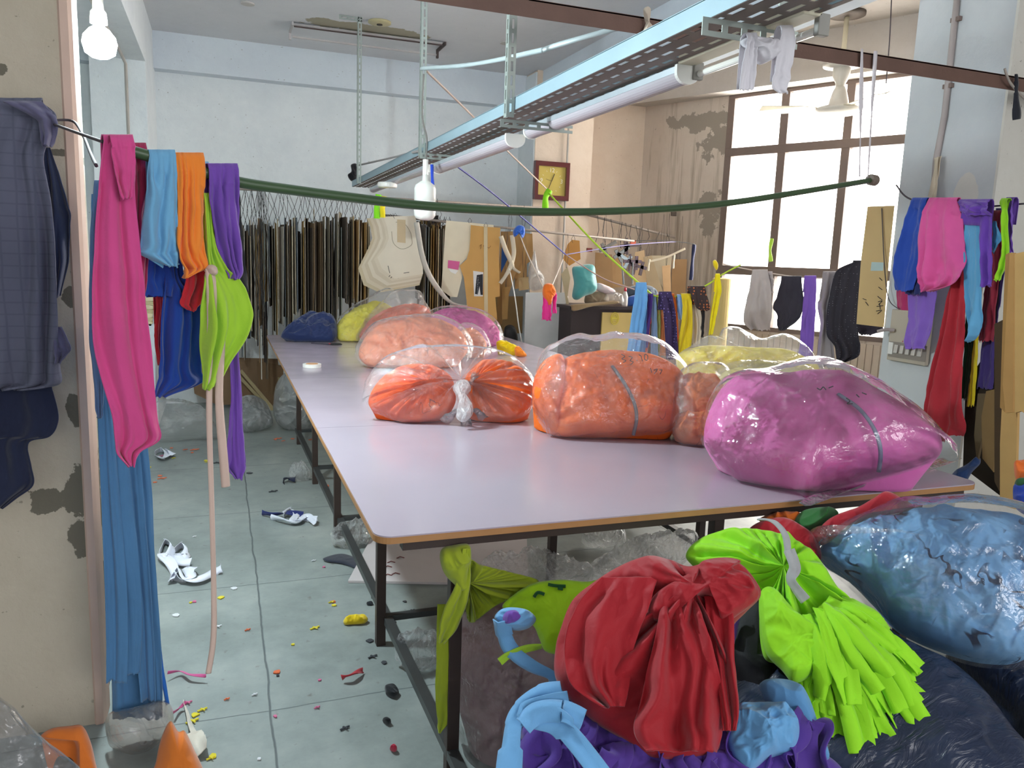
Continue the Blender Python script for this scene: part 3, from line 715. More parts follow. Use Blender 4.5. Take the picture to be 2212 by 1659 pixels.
for k, (x0, y0, x1, y1) in enumerate(((1005, 885, 960, 912), (1010, 885, 1045, 905), (1000, 880, 1008, 922), (1015, 830, 1040, 800))):
    a_, b_ = pl.off(.12).at(x0, y0), pl.off(.02).at(x1, y1)
    ribbon('loose_film_end', [a_, a_.lerp(b_, .5) + pl.n * .03, b_], [.02, .035, .05], FB2, th, wdir=pl.side, n=14, seed=k)
# orange block bag
th, pl = bag('orange folded fabric block with a grey tape band in clear film', 'plastic bag', None, (1320, 950), 40,
    [[(1205, 950), (1192, 900), (1200, 850), (1212, 795), (1235, 775), (1330, 765), (1420, 778), (1475, 812), (1482, 860), (1462, 928), (1380, 938), (1290, 946)],
     [(1150, 865), (1158, 815), (1180, 785), (1215, 775), (1225, 820), (1215, 900), (1205, 945), (1172, 915)]], '#ee7226',
    [(1147, 868), (1155, 810), (1170, 768), (1195, 752), (1222, 738), (1250, 732), (1290, 738), (1330, 731), (1390, 736), (1440, 752), (1475, 785), (1492, 815), (1480, 880), (1452, 932), (1372, 943), (1290, 950), (1210, 955), (1170, 922)], FB, 14, .13, cart=(.03, 4), fart=(.032, 8), power=4)
ribbon('tape_band', [pl.off(.125).at(1322, 790), pl.off(.135).at(1350, 830), pl.off(.13).at(1370, 870), pl.off(.09).at(1375, 905), pl.off(.03).at(1368, 940)], .014, plain('grey_tape', '#7e8790', .5), th, wdir=pl.side, n=24)
scribble('marker_writing', [[(1342, 765), (1350, 770), (1343, 775), (1352, 779), (1346, 783)], [(1358, 770), (1366, 772), (1361, 779), (1368, 782), (1362, 788)], [(1375, 778), (1377, 779)], [(1384, 768), (1388, 780)], [(1380, 766), (1386, 770)], [(1393, 765), (1399, 768), (1398, 778), (1392, 775), (1393, 765)]], pl.off(.142), .0018, plain('black_ink', '#1d1a22', .6), th)
scribble('marker_writing', [[(1405, 795), (1408, 805)], [(1412, 800), (1420, 797), (1413, 808)], [(1424, 800), (1430, 799), (1426, 808)]], pl.off(.125), .0018, plain('black_ink', '#1d1a22', .6), th)
# yellow bags, right
th, pl = bag('large crumpled bag of yellow fabric near the window', 'plastic bag', None, (1650, 912), 22,
    [[(1460, 778), (1500, 752), (1560, 748), (1630, 752), (1700, 756), (1745, 775), (1770, 798), (1760, 880), (1700, 905), (1600, 895), (1500, 850)]], '#e6d334',
    [(1458, 780), (1490, 750), (1525, 728), (1548, 733), (1560, 712), (1590, 708), (1620, 722), (1650, 735), (1700, 724), (1740, 745), (1765, 775), (1782, 805), (1775, 890), (1700, 912), (1600, 900), (1490, 850)], FB2, 17, .12, fart=(.04, 8))
th, pl = bag('pale yellow fabric in a milky bag behind the big pink one', 'plastic bag', None, (1640, 925), 30,
    [[(1545, 845), (1560, 808), (1620, 792), (1700, 792), (1745, 815), (1730, 890), (1640, 915), (1560, 890)]], '#e5d67a',
    [(1535, 848), (1548, 802), (1580, 784), (1640, 780), (1710, 785), (1765, 808), (1750, 900), (1640, 922), (1548, 900)], FB2, 18, .09)
scribble('marker_writing', [[(1645, 800), (1650, 808)], [(1654, 804), (1652, 812)], [(1660, 800), (1662, 812)], [(1679, 806), (1681, 811)]], pl.off(.10), .0016, plain('black_ink', '#1d1a22', .6), th)
th, pl = bag('small orange fabric roll in clear film between orange and pink blocks', 'plastic bag', None, (1500, 962), 40,
    [[(1455, 940), (1452, 915), (1470, 900), (1520, 898), (1560, 905), (1565, 950), (1530, 965), (1480, 960)], [(1450, 880), (1455, 835), (1490, 815), (1550, 820), (1570, 870), (1530, 905), (1470, 905)]], '#e88650',
    [(1440, 905), (1442, 850), (1460, 815), (1490, 790), (1530, 785), (1575, 800), (1590, 880), (1570, 955), (1525, 968), (1475, 962), (1450, 940)], FB, 19, .10, fart=(.03, 9))
# big pink
th, pl = bag('big glossy pink fabric block in tight clear film on the table edge', 'plastic bag', None, (1760, 1062), 44,
    [[(1520, 950), (1528, 900), (1560, 845), (1600, 826), (1680, 822), (1740, 812), (1830, 822), (1920, 862), (1990, 912), (2035, 955), (2010, 1000), (1900, 1030), (1800, 1055), (1745, 1070), (1690, 1068), (1610, 1045), (1550, 1005), (1528, 975)]], cloth('#e06db4', rough=.6),
    [(1515, 950), (1520, 895), (1550, 838), (1590, 818), (1640, 812), (1700, 796), (1760, 786), (1820, 798), (1900, 838), (1960, 880), (2010, 915), (2045, 955), (2070, 985), (2030, 995), (1960, 1020), (1860, 1045), (1790, 1062), (1765, 1078), (1745, 1098), (1722, 1085), (1705, 1073), (1640, 1062), (1570, 1025), (1535, 985)], FK, 23, .17, cart=(.055, 3.6), fart=(.026, 5.5), power=2.8)
ribbon('tape_band', [pl.off(.165).at(1810, 850), pl.off(.175).at(1858, 885), pl.off(.17).at(1890, 930), pl.off(.13).at(1902, 975), pl.off(.06).at(1898, 1020)], .013, plain('blue_grey_tape', '#8a99ad', .5), th, wdir=pl.side, n=24)
scribble('marker_writing', [[(1765, 838), (1772, 842), (1778, 836), (1784, 842)], [(1790, 838), (1800, 834)], [(1828, 860), (1836, 866), (1830, 872), (1842, 872)], [(1850, 852), (1856, 858)], [(1862, 848), (1872, 852)]], pl.off(.19), .002, plain('black_ink', '#1d1a22', .6), th)
# lit white seam of folded film at its foot
ribbon('film_seam', [P(1745, 1090, z=TT + .012), P(1800, 1068, z=TT + .02), P(1880, 1046, z=TT + .02), P(1970, 1022, z=TT + .02), P(2058, 994, z=TT + .015)], [.06, .05, .045, .05, .07], FB2, th, wdir=(.2, -.9, .3), n=30)
# navy heap + small things
pn = Plane(P(670, 739, z=TT), 45)
o = lump('navy_cloth_heap', [(608, 728), (614, 715), (628, 703), (645, 690), (668, 676), (690, 679), (712, 680), (726, 695), (728, 725), (716, 739), (690, 739), (662, 739), (632, 737)], pn, .09, cloth('#1c2c58', rough=.6), base=TT, seed=31, amp=.05, freq=9, fine=.012, jit=.008)
tag(o, 'crumpled navy blue cloth heap at the far end of the table', 'cloth')
q = P(674, 793, z=TT)
tr_ = thing('tape_roll', 'small white tape roll lying on the far table top', 'tape roll', q)
m = MB(); m.lathe(q, [(.040, 0), (.060, 0), (.060, .022), (.040, .022), (.040, 0)], 28); m.make('tape', m_white, tr_)
m = MB(); m.lathe(q, [(.034, .0), (.040, .0), (.040, .024), (.034, .024), (.034, 0)], 28); m.make('core', plain('card_core', '#c79a74', .7), tr_)
sc = thing('scissors', 'black tailor scissors lying on the far end of the table', 'scissors', P(715, 743, z=TT))
q0, q1 = P(672, 742, z=TT + .004), P(712, 744, z=TT + .004)
m = MB(); m.prism([q0, q1 + Vector((0, -.012, 0)), q1 + Vector((.02, .0, 0)), q1 + Vector((0, .014, 0))], (0, 0, .004)); m.make('blade', plain('dark_blade', '#2a2b30', .3, .7), sc)
for dy in (-.02, .02):
    c_ = [q1 + Vector((.05 + .045 * math.cos(a), dy * 1.2 + .02 * math.sin(a), .003)) for a in [2 * PI * k / 16 for k in range(17)]]
    m = MB(); m.tube(c_, .005, 6); m.make('handle', plain('black_handle', '#17171a', .5), sc)
m = MB(); m.lathe(q1 + Vector((0, 0, .002)), [(.009, 0), (.009, .006), (.004, .008)], 10); m.make('pivot', plain('red_plastic', '#b8374a', .5), sc)
o = lump('scrap_bundle', [(1072, 740), (1080, 735), (1095, 738), (1105, 745), (1118, 750), (1118, 762), (1105, 766), (1090, 757), (1076, 748)], Plane(P(1098, 768, z=TT), 30), .04, cloth('#f0cf10'), base=TT, seed=41, amp=.04, freq=22, N=70, M=16)
tag(o, 'yellow twisted cloth scrap on the far right table edge', 'scrap')
o = lump('scrap_bundle', [(1112, 752), (1120, 748), (1130, 758), (1138, 768), (1128, 771), (1114, 765)], Plane(P(1125, 771, z=TT), 30), .03, cloth('#f08a2a'), base=TT, seed=42, amp=.03, freq=22, N=60, M=14)
tag(o, 'small orange cloth scrap beside the yellow one on the table', 'scrap')
# ================================================================ PATTERN RACK AT THE BACK
m_rod = plain('grey_rusty_rod', '#9b8f86', .6, .3)
m_wire = plain('dark_wire', '#3b3a3c', .6, .4)
cardc = ['#8f7452', '#a98a5e', '#75614a', '#a09380', '#6b5c4c', '#8a8072', '#c9bca2', '#574d44', '#737a80', '#8f958c', '#a8854e', '#443d3a', '#bdb19b', '#857b69', '#dcd6ca']
cnames = ['brown', 'tan', 'dark brown', 'grey brown', 'umber', 'taupe', 'pale cream', 'blackish brown', 'slate grey', 'green grey', 'ochre', 'near black', 'beige', 'drab', 'off white']
def cardm(i): return plain('card_' + cnames[i].replace(' ', '_'), cardc[i], .85, var=.18, scale=5, spec=.2)
def rod(label, a, b, r, cat='rail', name='hanging_rail', mat=None):
    return tag(MB().tube([a, b], r, 8).make(name, mat or m_rod, smooth=True), label, cat)
RY = 8.0
rz = P(942, 434, Y=RY).z
rod('upper steel rail along the back wall carrying the wire-hung patterns', (-.5, RY, rz), P(1171, 449, Y=RY), .011)
r2a, r2b = P(820, 464, Y=7.75), P(1370, 521, Y=7.35)
rod('lower thin rail in front of the clock pillar', r2a, r2b, .012)
r3a, r3b = P(1262, 462, Y=8.2), P(1458, 513, Y=8.05)
rod('slanting rail with empty wire hooks in the far corner', r3a, r3b, .014)
outl = [
    [(-.5, 0), (.5, 0), (.52, -.25), (.9, -.36), (.62, -.6), (.5, -1), (-.4, -1), (-.48, -.5)],
    [(-.6, 0), (.35, .02), (.42, -.3), (.75, -.42), (.5, -.7), (.42, -1), (-.35, -1), (-.62, -.4)],
    [(-.45, 0), (.45, 0), (.55, -1), (-.5, -1)],
    [(-.4, 0), (.3, 0), (.5, -.12), (.45, -.5), (.6, -1), (-.45, -.97), (-.55, -.3)]]
def pattern(label, p, yaw, w, h, thick, mat, kind, group, hook=True, hz=None, tilt=0):
    d = Vector((math.cos(yaw), math.sin(yaw), 0)); n = Vector((-d.y, d.x, 0))
    th = thing('cardboard_pattern', label, 'pattern', p, group)
    pts = [Vector(p) + d * (u * w + tilt * v) + Vector((0, 0, v * h)) for u, v in outl[kind]]
    MB().prism(pts, n * thick).make('board', mat, th)
    if hook:
        top = Vector(p) + Vector((0, 0, -.03)); H_ = (hz or rz) - top.z; ox = random.uniform(-.03, .03)
        dd = Vector((1, 0, 0))
        MB().tube([top, top + dd * .045 + Vector((0, 0, H_ * .45)), top + dd * ox + Vector((0, 0, H_ * .95)), top + dd * (ox - .004) + Vector((0, 0, H_ + .02)), top + dd * (ox - .01) + Vector((0, 0, H_ * .9)), top - dd * .04 + Vector((0, 0, H_ * .42)), top], .0022, 4, caps=False).make('wire_hook', m_wire, th)
    return th
random.seed(11)
x = 505.0; k = 0
gap = [(790, 905)]
while x < 945:
    if not (798 < x < 900):
        ytop = 490 + random.gauss(0, 9) - (x - 500) * .035
        if 700 < x < 770: ytop -= 14 * random.random()
        Y = RY + random.uniform(-.10, .10); p = P(x, ytop, Y=Y)
        if x < 640: pool = [0, 2, 3, 4, 5, 7, 8, 9, 11, 11, 13, 4, 3, 9, 12, 6]
        elif x < 760: pool = [0, 2, 3, 4, 5, 7, 11, 12, 9, 13]
        else: pool = [0, 1, 10, 2, 6, 4, 12, 1, 11, 8]
        ci = random.choice(pool)
        if random.random() < .06: ci = 14
        if random.random() < .05: ci = 10
        w = random.uniform(.16, .34); hh = random.uniform(.72, 1.28) if x < 760 else random.uniform(.75, 1.0)
        kd = random.choice([0, 1, 2, 3, 0, 2])
        yaw = math.radians(90 + random.gauss(0, 7) - (x - 500) * .012)
        side = 'left' if x < 640 else ('middle' if x < 800 else 'right')
        pattern('%s card garment pattern hung edge-on, %s part of the rack' % (cnames[ci], side), p, yaw, w, hh, random.uniform(.003, .007), cardm(ci), kd, 'card patterns packed edge-on in the rack', tilt=random.uniform(-.06, .06), hook=(k % 3 == 0))
        k += 1
    x += random.uniform(2.4, 4.8)
# extra dark patterns seen far left between the cloths and below
for i in range(6):
    p = P(556 + i * 4, 660 + (i % 3) * 25, Y=7.7); pattern('narrow dark card strip hanging lowest at the left end of the rack', p, math.radians(80 + i * 6), .05, .38 + .05 * (i % 3), .004, cardm([11, 0, 14, 7, 11, 4][i]), 2, 'dark card strips below the rack')
# empty wire hooks high above
# cream stack facing us
fr = (-.25, -1)
def board(label, poly, Y, mat, thick=.005, face=fr, name='cardboard_pattern', cat='pattern', group=None, off=0.0, bev=0):
    pl = Plane(P(sum(p[0] for p in poly) / len(poly), sum(p[1] for p in poly) / len(poly), Y=Y), 0, face); pl = pl.off(off)
    o = MB().prism([pl.at(*p) for p in poly], -pl.n * thick).make(name, mat)
    if name == 'cardboard_pattern':
        yt = min(p[1] for p in poly); xt = sum(p[0] for p in poly if p[1] < yt + 25) / len([p for p in poly if p[1] < yt + 25])
        q = pl.at(xt, yt + 8) - pl.n * thick * .5; hh = max(.06, rz - q.z if Y > 7.7 else P(xt, 464 + (xt - 820) * .104, Y=Y).z - q.z)
        MB().tube([q, q + Vector((.02, 0, hh * .5)), q + Vector((0, 0, hh)), q + Vector((-.02, 0, hh * .5)), q], .0022, 4, caps=False).make('wire_hook', m_wire, o)
    tag(o, label, cat, group); return o, pl
cream = ['#e3d9c6', '#dcd0bb', '#d5c8b2', '#e0d5c2', '#cfc0a8', '#d9ccb6', '#cdbd9f']
for i in range(6, -1, -1):
    d = i * 6
    poly = [(828 - d, 468 + i * .6), (897 - d * .5, 466 + i), (912 - d * .3, 560 + i * 2), (914 - d * .2, 592 + i * 4), (852 - d * .9, 602 + i * 5), (825 - d * 1.1, 580 + i * 6), (815 - d * 1.15, 556 + i * 4), (832 - d, 535), (840 - d, 515), (836 - d, 490)]
    o, pl = board('cream card shorts pattern facing us, %s of the fanned stack' % ['front one', 'second', 'third', 'fourth', 'fifth', 'sixth', 'hindmost'][i], poly, 7.55 + i * .012, plain('cream_card_%d' % i, cream[i], .85, var=.06, spec=.2), group='fanned cream shorts patterns')
    if i == 0:
        q = [(846, 500), (850, 525), (868, 538), (888, 530), (890, 518), (886, 500), (872, 482), (855, 480)]
        cord('drawn_curve', [pl.at(*p) + pl.n * .002 for p in q], .0022, plain('card_edge_line', '#a39680', .8), o)
        MB().prism([pl.at(*p) + pl.n * .004 for p in ((858, 474), (876, 475), (876, 525), (858, 523))], -pl.n * .002).make('tag_card', plain('kraft_tag', '#cdb795', .85), o)
        scribble('pen_mark', [[(872, 590), (884, 588)], [(838, 574), (842, 590)]], pl, .0025, plain('black_ink', '#1d1a22', .6), o, .002)
    if i == 1:
        scribble('pen_mark', [[(840 + 4 * j, 598 + (j % 2) * 3), (843 + 4 * j, 594 + (j % 2) * 3)] for j in range(7)], pl, .0025, plain('black_ink', '#1d1a22', .6), o, .002)
# boards right of it
o, pl = board('pale cream trouser-back pattern with a pink patch', [(964, 476), (1066, 486), (1068, 500), (1016, 530), (1010, 555), (996, 570), (998, 600), (988, 642), (973, 641), (953, 626), (958, 560), (961, 500)], 7.6, plain('cream_card_b', '#e2d6bd', .85, var=.07, spec=.2))
MB().prism([pl.at(*p) + pl.n * .006 for p in ((968, 562), (993, 565), (990, 583), (967, 579))], -pl.n * .003).make('pink_patch', plain('pink_film', '#cf4f8d', .3), o)
MB().prism([pl.at(*p) + pl.n * .006 for p in ((968, 580), (990, 584), (984, 592), (974, 588))], -pl.n * .003).make('white_patch', m_white, o)
o, pl = board('tan trouser pattern with crotch curve, photo tag and long tape', [(1017, 486), (1050, 490), (1081, 492), (1078, 560), (1080, 640), (1070, 642), (1074, 690), (1060, 700), (1066, 700), (1066, 740), (1012, 740), (1008, 650), (1002, 600), (993, 574), (1008, 560), (1014, 540), (1016, 515)], 7.5, plain('tan_card', '#c79a5c', .8, var=.06, spec=.2), .006)
MB().prism([pl.at(*p) + pl.n * .006 for p in ((1045, 490), (1053, 491), (1054, 700), (1046, 700))], -pl.n * .004).make('tape_strip', plain('cream_tape', '#cbb892', .6), o)
MB().prism([pl.at(*p) + pl.n * .004 for p in ((1022, 585), (1044, 588), (1043, 640), (1024, 640))], -pl.n * .002).make('photo_tag', plain('photo_print_white', '#d8d4d0', .4), o)
MB().prism([pl.at(*p) + pl.n * .006 for p in ((1030, 594), (1043, 592), (1043, 637), (1038, 637), (1036, 618), (1032, 636), (1026, 635), (1028, 612))], -pl.n * .002).make('printed_trousers', dotted('print_black_white', '#2a2a30', '#c8c8cc', 60, .2), o)
scribble('pen_writing', [[(1036, 532), (1040, 528), (1038, 538)], [(1044, 530), (1048, 538)], [(1052, 532), (1056, 536), (1060, 531)]], pl, .002, plain('brown_ink', '#7a4c20', .6), o, .003)
for i in range(12):
    xx = 922 + i * 4.2; pattern('thin %s board edge-on left of the pink-patched pattern' % cnames[[8, 9, 1, 10, 2, 6, 1, 4, 12, 0, 11, 7][i]], P(xx, 487 + (i % 3) * 4, Y=7.8), math.radians(84 + (i * 37) % 17 - 8), .24, .85 + .03 * (i % 4), .005, cardm([8, 9, 1, 10, 2, 6, 1, 4, 12, 0, 11, 7][i]), 2, 'card patterns packed edge-on in the rack', hz=r2a.z)
for i, (poly, Y, c_, lb) in enumerate([
    ([(1082, 500), (1120, 500), (1124, 560), (1098, 640), (1084, 700), (1072, 700)], 7.75, '#a98558', 'tan board partly hidden behind the trouser pattern'),
    ([(1110, 502), (1150, 505), (1152, 560), (1138, 570), (1138, 622), (1112, 624)], 7.8, '#b08a5a', 'brown bodice pattern hanging left of the pillar corner'),
    ([(1084, 530), (1100, 552), (1082, 590)], 7.45, '#24406e', 'dark blue card with white edge behind crossing ties'),
    ([(1120, 600), (1142, 598), (1143, 625), (1121, 628)], 7.6, '#b59a70', 'small square brown card below the bodice pattern'),
    ([(1085, 620), (1100, 620), (1096, 690), (1084, 690)], 7.6, '#9c7a4b', 'narrow brown card hanging low beside the trouser pattern'),
    ([(1060, 640), (1130, 640), (1128, 720), (1062, 720)], 8.3, '#8c7350', 'brown board low in the shade behind the rack'),
    ([(1226, 528), (1236, 518), (1252, 520), (1254, 560), (1230, 574), (1216, 560)], 7.3, '#c1894c', 'orange brown collar pattern hanging in front of the clock pillar'),
    ([(1212, 592), (1226, 576), (1232, 600), (1226, 640), (1236, 690), (1228, 690), (1218, 620)], 7.25, '#c7b391', 'hooked cream pattern hanging below the collar pattern')]):
    board(lb, poly, Y, plain('card_misc_%d' % i, c_, .85, spec=.2), .005)
# crossed white ties over the boards
mt_ = plain('cream_cotton_tape', '#cdbfa8', .8)
for i, (pts, lb) in enumerate([
    ([(1082, 510), (1092, 540), (1104, 565), (1108, 580), (1122, 590)], 'cream tape tie crossing from upper left by the blue card'),
    ([(1106, 508), (1110, 545), (1104, 572), (1092, 595), (1080, 612)], 'cream tape tie crossing from upper right by the blue card')]):
    ribbon('tape_tie', [P(x_, y_, Y=7.3) for x_, y_ in pts], .045, mt_, wdir=(1, 0, 0), twist=1.0, seed=i); tag(COL.objects[-1], lb, 'tie')
ribbon('tape_tie', [P(x_, y_, Y=7.2) for x_, y_ in [(900, 480), (910, 545), (925, 590), (950, 630), (975, 655), (1008, 662)]], .05, plain('grey_white_tape', '#b9b3a9', .8), wdir=(1, 0, 0), twist=1.2, n=40)
tag(COL.objects[-1], 'long grey white tape looping down right of the cream stack', 'tie')
# polythene bag hung right of patterns, blue bunch, cords
FBg = film('grey_polythene', tint='#dfe3e6', haze=.35, rough=.15, wr=14)
o = lump('hanging_plastic_bag', [(1155, 540), (1162, 575), (1176, 600), (1172, 622), (1150, 628), (1140, 610), (1142, 580), (1148, 560)], Plane(P(1158, 590, Y=7.6), 0, fr), .09, FBg, seed=51, amp=.03, freq=8, N=70, M=16)
tag(o, 'grey clear plastic bag hanging on the face of the pillar', 'plastic bag')
o = lump('rubber_glove', [(1110, 495), (1120, 486), (1132, 490), (1134, 505), (1128, 515), (1122, 505), (1112, 512), (1108, 505)], Plane(P(1120, 500, Y=7.2), 0, fr), .05, cloth('#2a62c4', rough=.4), seed=52, amp=.04, freq=18, N=60, M=14)
tag(o, 'bright blue knotted cloth bunch tied over the lower rail', 'cloth')
mc_ = plain('cream_cord', '#cfc0b4', .7)
def tcord(label, pts, r, mat, Y=None, name='cord'):
    c = cord(name, pts, r, mat, n=30); return tag(c, label, 'cord')
tcord('cream cord from the blue bunch down to the orange and pink scrap', [P(1122, 505, Y=7.2), P(1140, 550, Y=6.9), P(1174, 622, Y=6.4)], .006, mc_)
tcord('cream cord from the scrap up to the collar pattern', [P(1192, 618, Y=6.4), P(1206, 585, Y=6.8), P(1216, 560, Y=7.2)], .006, mc_)
tcord('white cable hanging down in front of the boards to the table', [P(1100, 580, Y=7.3), P(1112, 640, Y=7.3), P(1120, 700, Y=7.3), P(1128, 745, Y=7.3)], .006, m_white)
tcord('white cable along the cabinet left side', [P(1226, 640, Y=7.4), P(1222, 700, Y=7.4), P(1218, 760, Y=7.4)], .006, m_white)
# orange + pink scrap
sp_ = Plane(P(1185, 650, Y=6.4), 0, (0, -1))
t_ = thing('hanging_scrap', 'orange and magenta scrap tied on cream cord before the pillar', 'scrap', P(1185, 690, Y=6.4))
lump('orange_knot', [(1174, 618), (1182, 612), (1194, 615), (1200, 632), (1192, 645), (1186, 660), (1178, 648), (1172, 636)], sp_.off(.02), .05, cloth('#ee7423'), t_, seed=53, amp=.03, freq=15, N=60, M=14)
drape('magenta_tail', [(630, 1173, 1186), (655, 1170, 1187), (691, 1166, 1188)], sp_, cloth('#e0338e'), t_, folds=2, amp=.02, over=0, seed=1, NU=16, NV=24)
drape('magenta_tail', [(625, 1193, 1198), (645, 1192, 1201), (676, 1191, 1199)], sp_, cloth('#e0338e'), t_, folds=1, amp=.015, over=0, seed=2, NU=12, NV=20)
# clock
ckp = Plane(P(1190, 392, Y=8.2), 0, (0, -1))
ck = thing('wall_clock', 'square dark red framed clock with gold face on the pillar', 'clock', P(1190, 435, Y=8.2))
cc = P(1190, 391.5, Y=8.2); cx, cz = cc.x, cc.z; hw = .205; yk = 8.2
m = MB()
for a, b in (((-hw, -hw), (hw, -hw + .05)), ((-hw, hw - .05), (hw, hw)), ((-hw, -hw + .05), (-hw + .04, hw - .05)), ((hw - .04, -hw + .05), (hw, hw - .05))):
    m.box((cx + a[0], yk - .045, cz + a[1]), (cx + b[0], yk + .015, cz + b[1]))
m.make('frame', plain('dark_red_wood', '#5a1d1c', .3, coat=.4), ck)
MB().box((cx - hw + .03, yk - .015, cz - hw + .04), (cx + hw - .03, yk + .015, cz + hw - .04)).make('face', plain('gold_clock_face', '#c9b25e', .3, .35, var=.2, scale=4), ck)
mwn = plain('clock_numeral_cream', '#f1ead0', .4)
for b_, dx, dz in (('12', 0, .115), ('3', .12, 0), ('6', 0, -.125), ('9', -.12, 0)):
    text('numeral', b_, (cx + dx, yk - .018, cz + dz), .065, (1, 0, 0), (0, 0, 1), mwn, ck)
mh = plain('clock_hand_dark', '#3a3227', .4)
for a, L, w in ((math.radians(22), .085, .008), (math.radians(203), .12, .006), (math.radians(285), .07, .003)):
    MB().bar((cx, yk - .022, cz), (cx + L * math.sin(a), yk - .022, cz + L * math.cos(a)), w, .002, up=(0, 1, 0)).make('hand', mh, ck)
for k in range(12):
    if k % 3:
        a = k * PI / 6; MB().bar((cx + .11 * math.sin(a), yk - .017, cz + .11 * math.cos(a)), (cx + .125 * math.sin(a), yk - .017, cz + .125 * math.cos(a)), .004, .002, up=(0, 1, 0)).make('tick', mwn, ck)
# conduits
m_cond = plain('grey_conduit', '#b9b3ac', .5)
q = P(1222, 400, Y=8.2)
tag(MB().tube([(q.x, 8.19, .2), (q.x, 8.19, 3.1)], .012, 8).make('conduit_pipe', m_cond, smooth=True), 'thin grey conduit running down behind the wall clock', 'conduit')
q = P(276, 250, Y=7.58)
tag(MB().tube([(q.x, 7.58, 1.0), (q.x, 7.58, 3.1), (q.x - .01, 7.3, 3.13), (q.x - .06, 3.2, 3.13)], .013, 8).make('conduit_pipe', m_cond, smooth=True), 'pale conduit down the pier and along the beam beside the lit bulb', 'conduit')
c_ = MB().tube([P(2068, -10, X=3.985), P(2052, 140, X=3.985), P(2040, 250, X=3.985), P(2022, 345, X=3.985), P(2012, 470, X=3.985)], .017, 10).make('conduit_pipe', plain('old_conduit', '#a79c98', .5), smooth=True)
tag(c_, 'grey pipe down the right column with nailed clips', 'conduit')
for x_, y_ in ((2065, 42), (2048, 186)):
    q = P(x_, y_, X=3.985); MB().box(q + Vector((-.01, -.03, -.012)), q + Vector((.012, .03, .012))).make('pipe_clip', plain('rust_clip', '#7a675f', .6), c_)
# tied black thing & flat straps
q = P(765, 372, Y=8.3); o = lump('black_knot', [(758, 356), (770, 354), (771, 372), (768, 392), (757, 390), (751, 378), (759, 370)], Plane(q, 0, (0, -1)), .03, cloth('#1b1b20'), seed=61, amp=.02, freq=20, N=50, M=12); tag(o, 'small black cloth knotted to the strap near the back wall', 'cloth')
def strap(label, pts, w, mat, wdir=(0, 0, 1), twist=0, name='flat_strap', cat='strap', th=.002):
    o = ribbon(name, pts, w, mat, wdir=wdir, twist=twist, n=40, thick=th); return tag(o, label, cat)
m_strap = plain('pale_steel_strap', '#b9c6c8', .5, .3)
strap('pale flat strap from the hanger to the strapped hanger near the beam', [P(908, 148, Y=4.85), P(985, 143, Y=4.3), P(1080, 128, Y=3.8), P(1172, 108, Y=3.3)], .022, m_strap)
strap('pale flat strap rising from the hanger to the brown beam', [P(1172, 108, Y=3.3), P(1260, 80, Y=3.15), P(1395, 45, Y=3.0)], .022, m_strap)
strap('thin grey strap between the far end hanger and second hanger', [P(770, 358, Y=8.2), P(840, 342, Y=6.5), P(905, 326, Y=4.9)], .016, plain('grey_strap', '#9d9896', .6))
o = lump('cloth_knot', [(1390, 20), (1402, 15), (1400, 45), (1410, 66), (1404, 78), (1388, 76), (1396, 52), (1393, 40)], Plane(P(1398, 48, Y=2.97), 0, (0, -1)), .02, cloth('#c9b9a6'), seed=62, amp=.01, freq=25, N=50, M=12); tag(o, 'twisted cream rag tied round the brown beam beside the tray', 'cloth')
tcord('beige rope slanting down from the second hanger toward the clock', [P(918, 150, Y=4.85), P(1010, 240, Y=5.4), P(1100, 330, Y=6.3), P(1188, 415, Y=7.2)], .007, plain('beige_rope', '#c0ab9f', .8))
tcord('dark blue cord slanting from the tray down to the collar pattern', [P(972, 348, Y=4.9), P(1080, 430, Y=5.6), P(1222, 550, Y=7.0)], .006, plain('navy_cord', '#34358a', .6))
tcord('cream cord continuing from the blue cord to the clothes in the middle', [P(1222, 550, Y=7.0), P(1300, 600, Y=6.5), P(1370, 625, Y=5.9)], .006, plain('pink_cream_cord', '#c9aaa2', .7))
tcord('faint lilac cord across the hanging tools', [P(1222, 550, Y=7.0), P(1350, 530, Y=7.3), P(1460, 522, Y=7.6)], .005, plain('lilac_cord', '#8f88b8', .7))
tcord('lime green cord from the clock down to the middle clothes line', [P(1186, 418, Y=6.9), P(1290, 530, Y=6.0), P(1410, 638, Y=5.3)], .008, plain('lime_cord', '#b4d235', .5))
strap('lime ribbon end knotted in front of the clock', [P(1188, 410, Y=6.9), P(1180, 425, Y=6.9), P(1178, 452, Y=6.9)], .06, cloth('#8fe020'), wdir=(1, 0, 0))
strap('blue ribbon hanging beside the white lamp', [P(933, 355, Y=4.9), P(934, 380, Y=4.9), P(935, 405, Y=4.9)], .02, cloth('#2b4bc0'), wdir=(1, 0, 0), name='ribbon', cat='ribbon')
strap('lime rag hanging behind the green pipe near the tray end', [P(818, 420, Y=6.5), P(815, 445, Y=6.5), P(814, 472, Y=6.5)], .05, cloth('#86dc22'), wdir=(1, 0, 0), name='ribbon', cat='ribbon')
strap('yellow rag hanging beside the lime rag behind the pipe', [P(830, 424, Y=6.5), P(827, 448, Y=6.5), P(826, 470, Y=6.5)], .045, cloth('#e6d21c'), wdir=(1, 0, 0), name='ribbon', cat='ribbon')
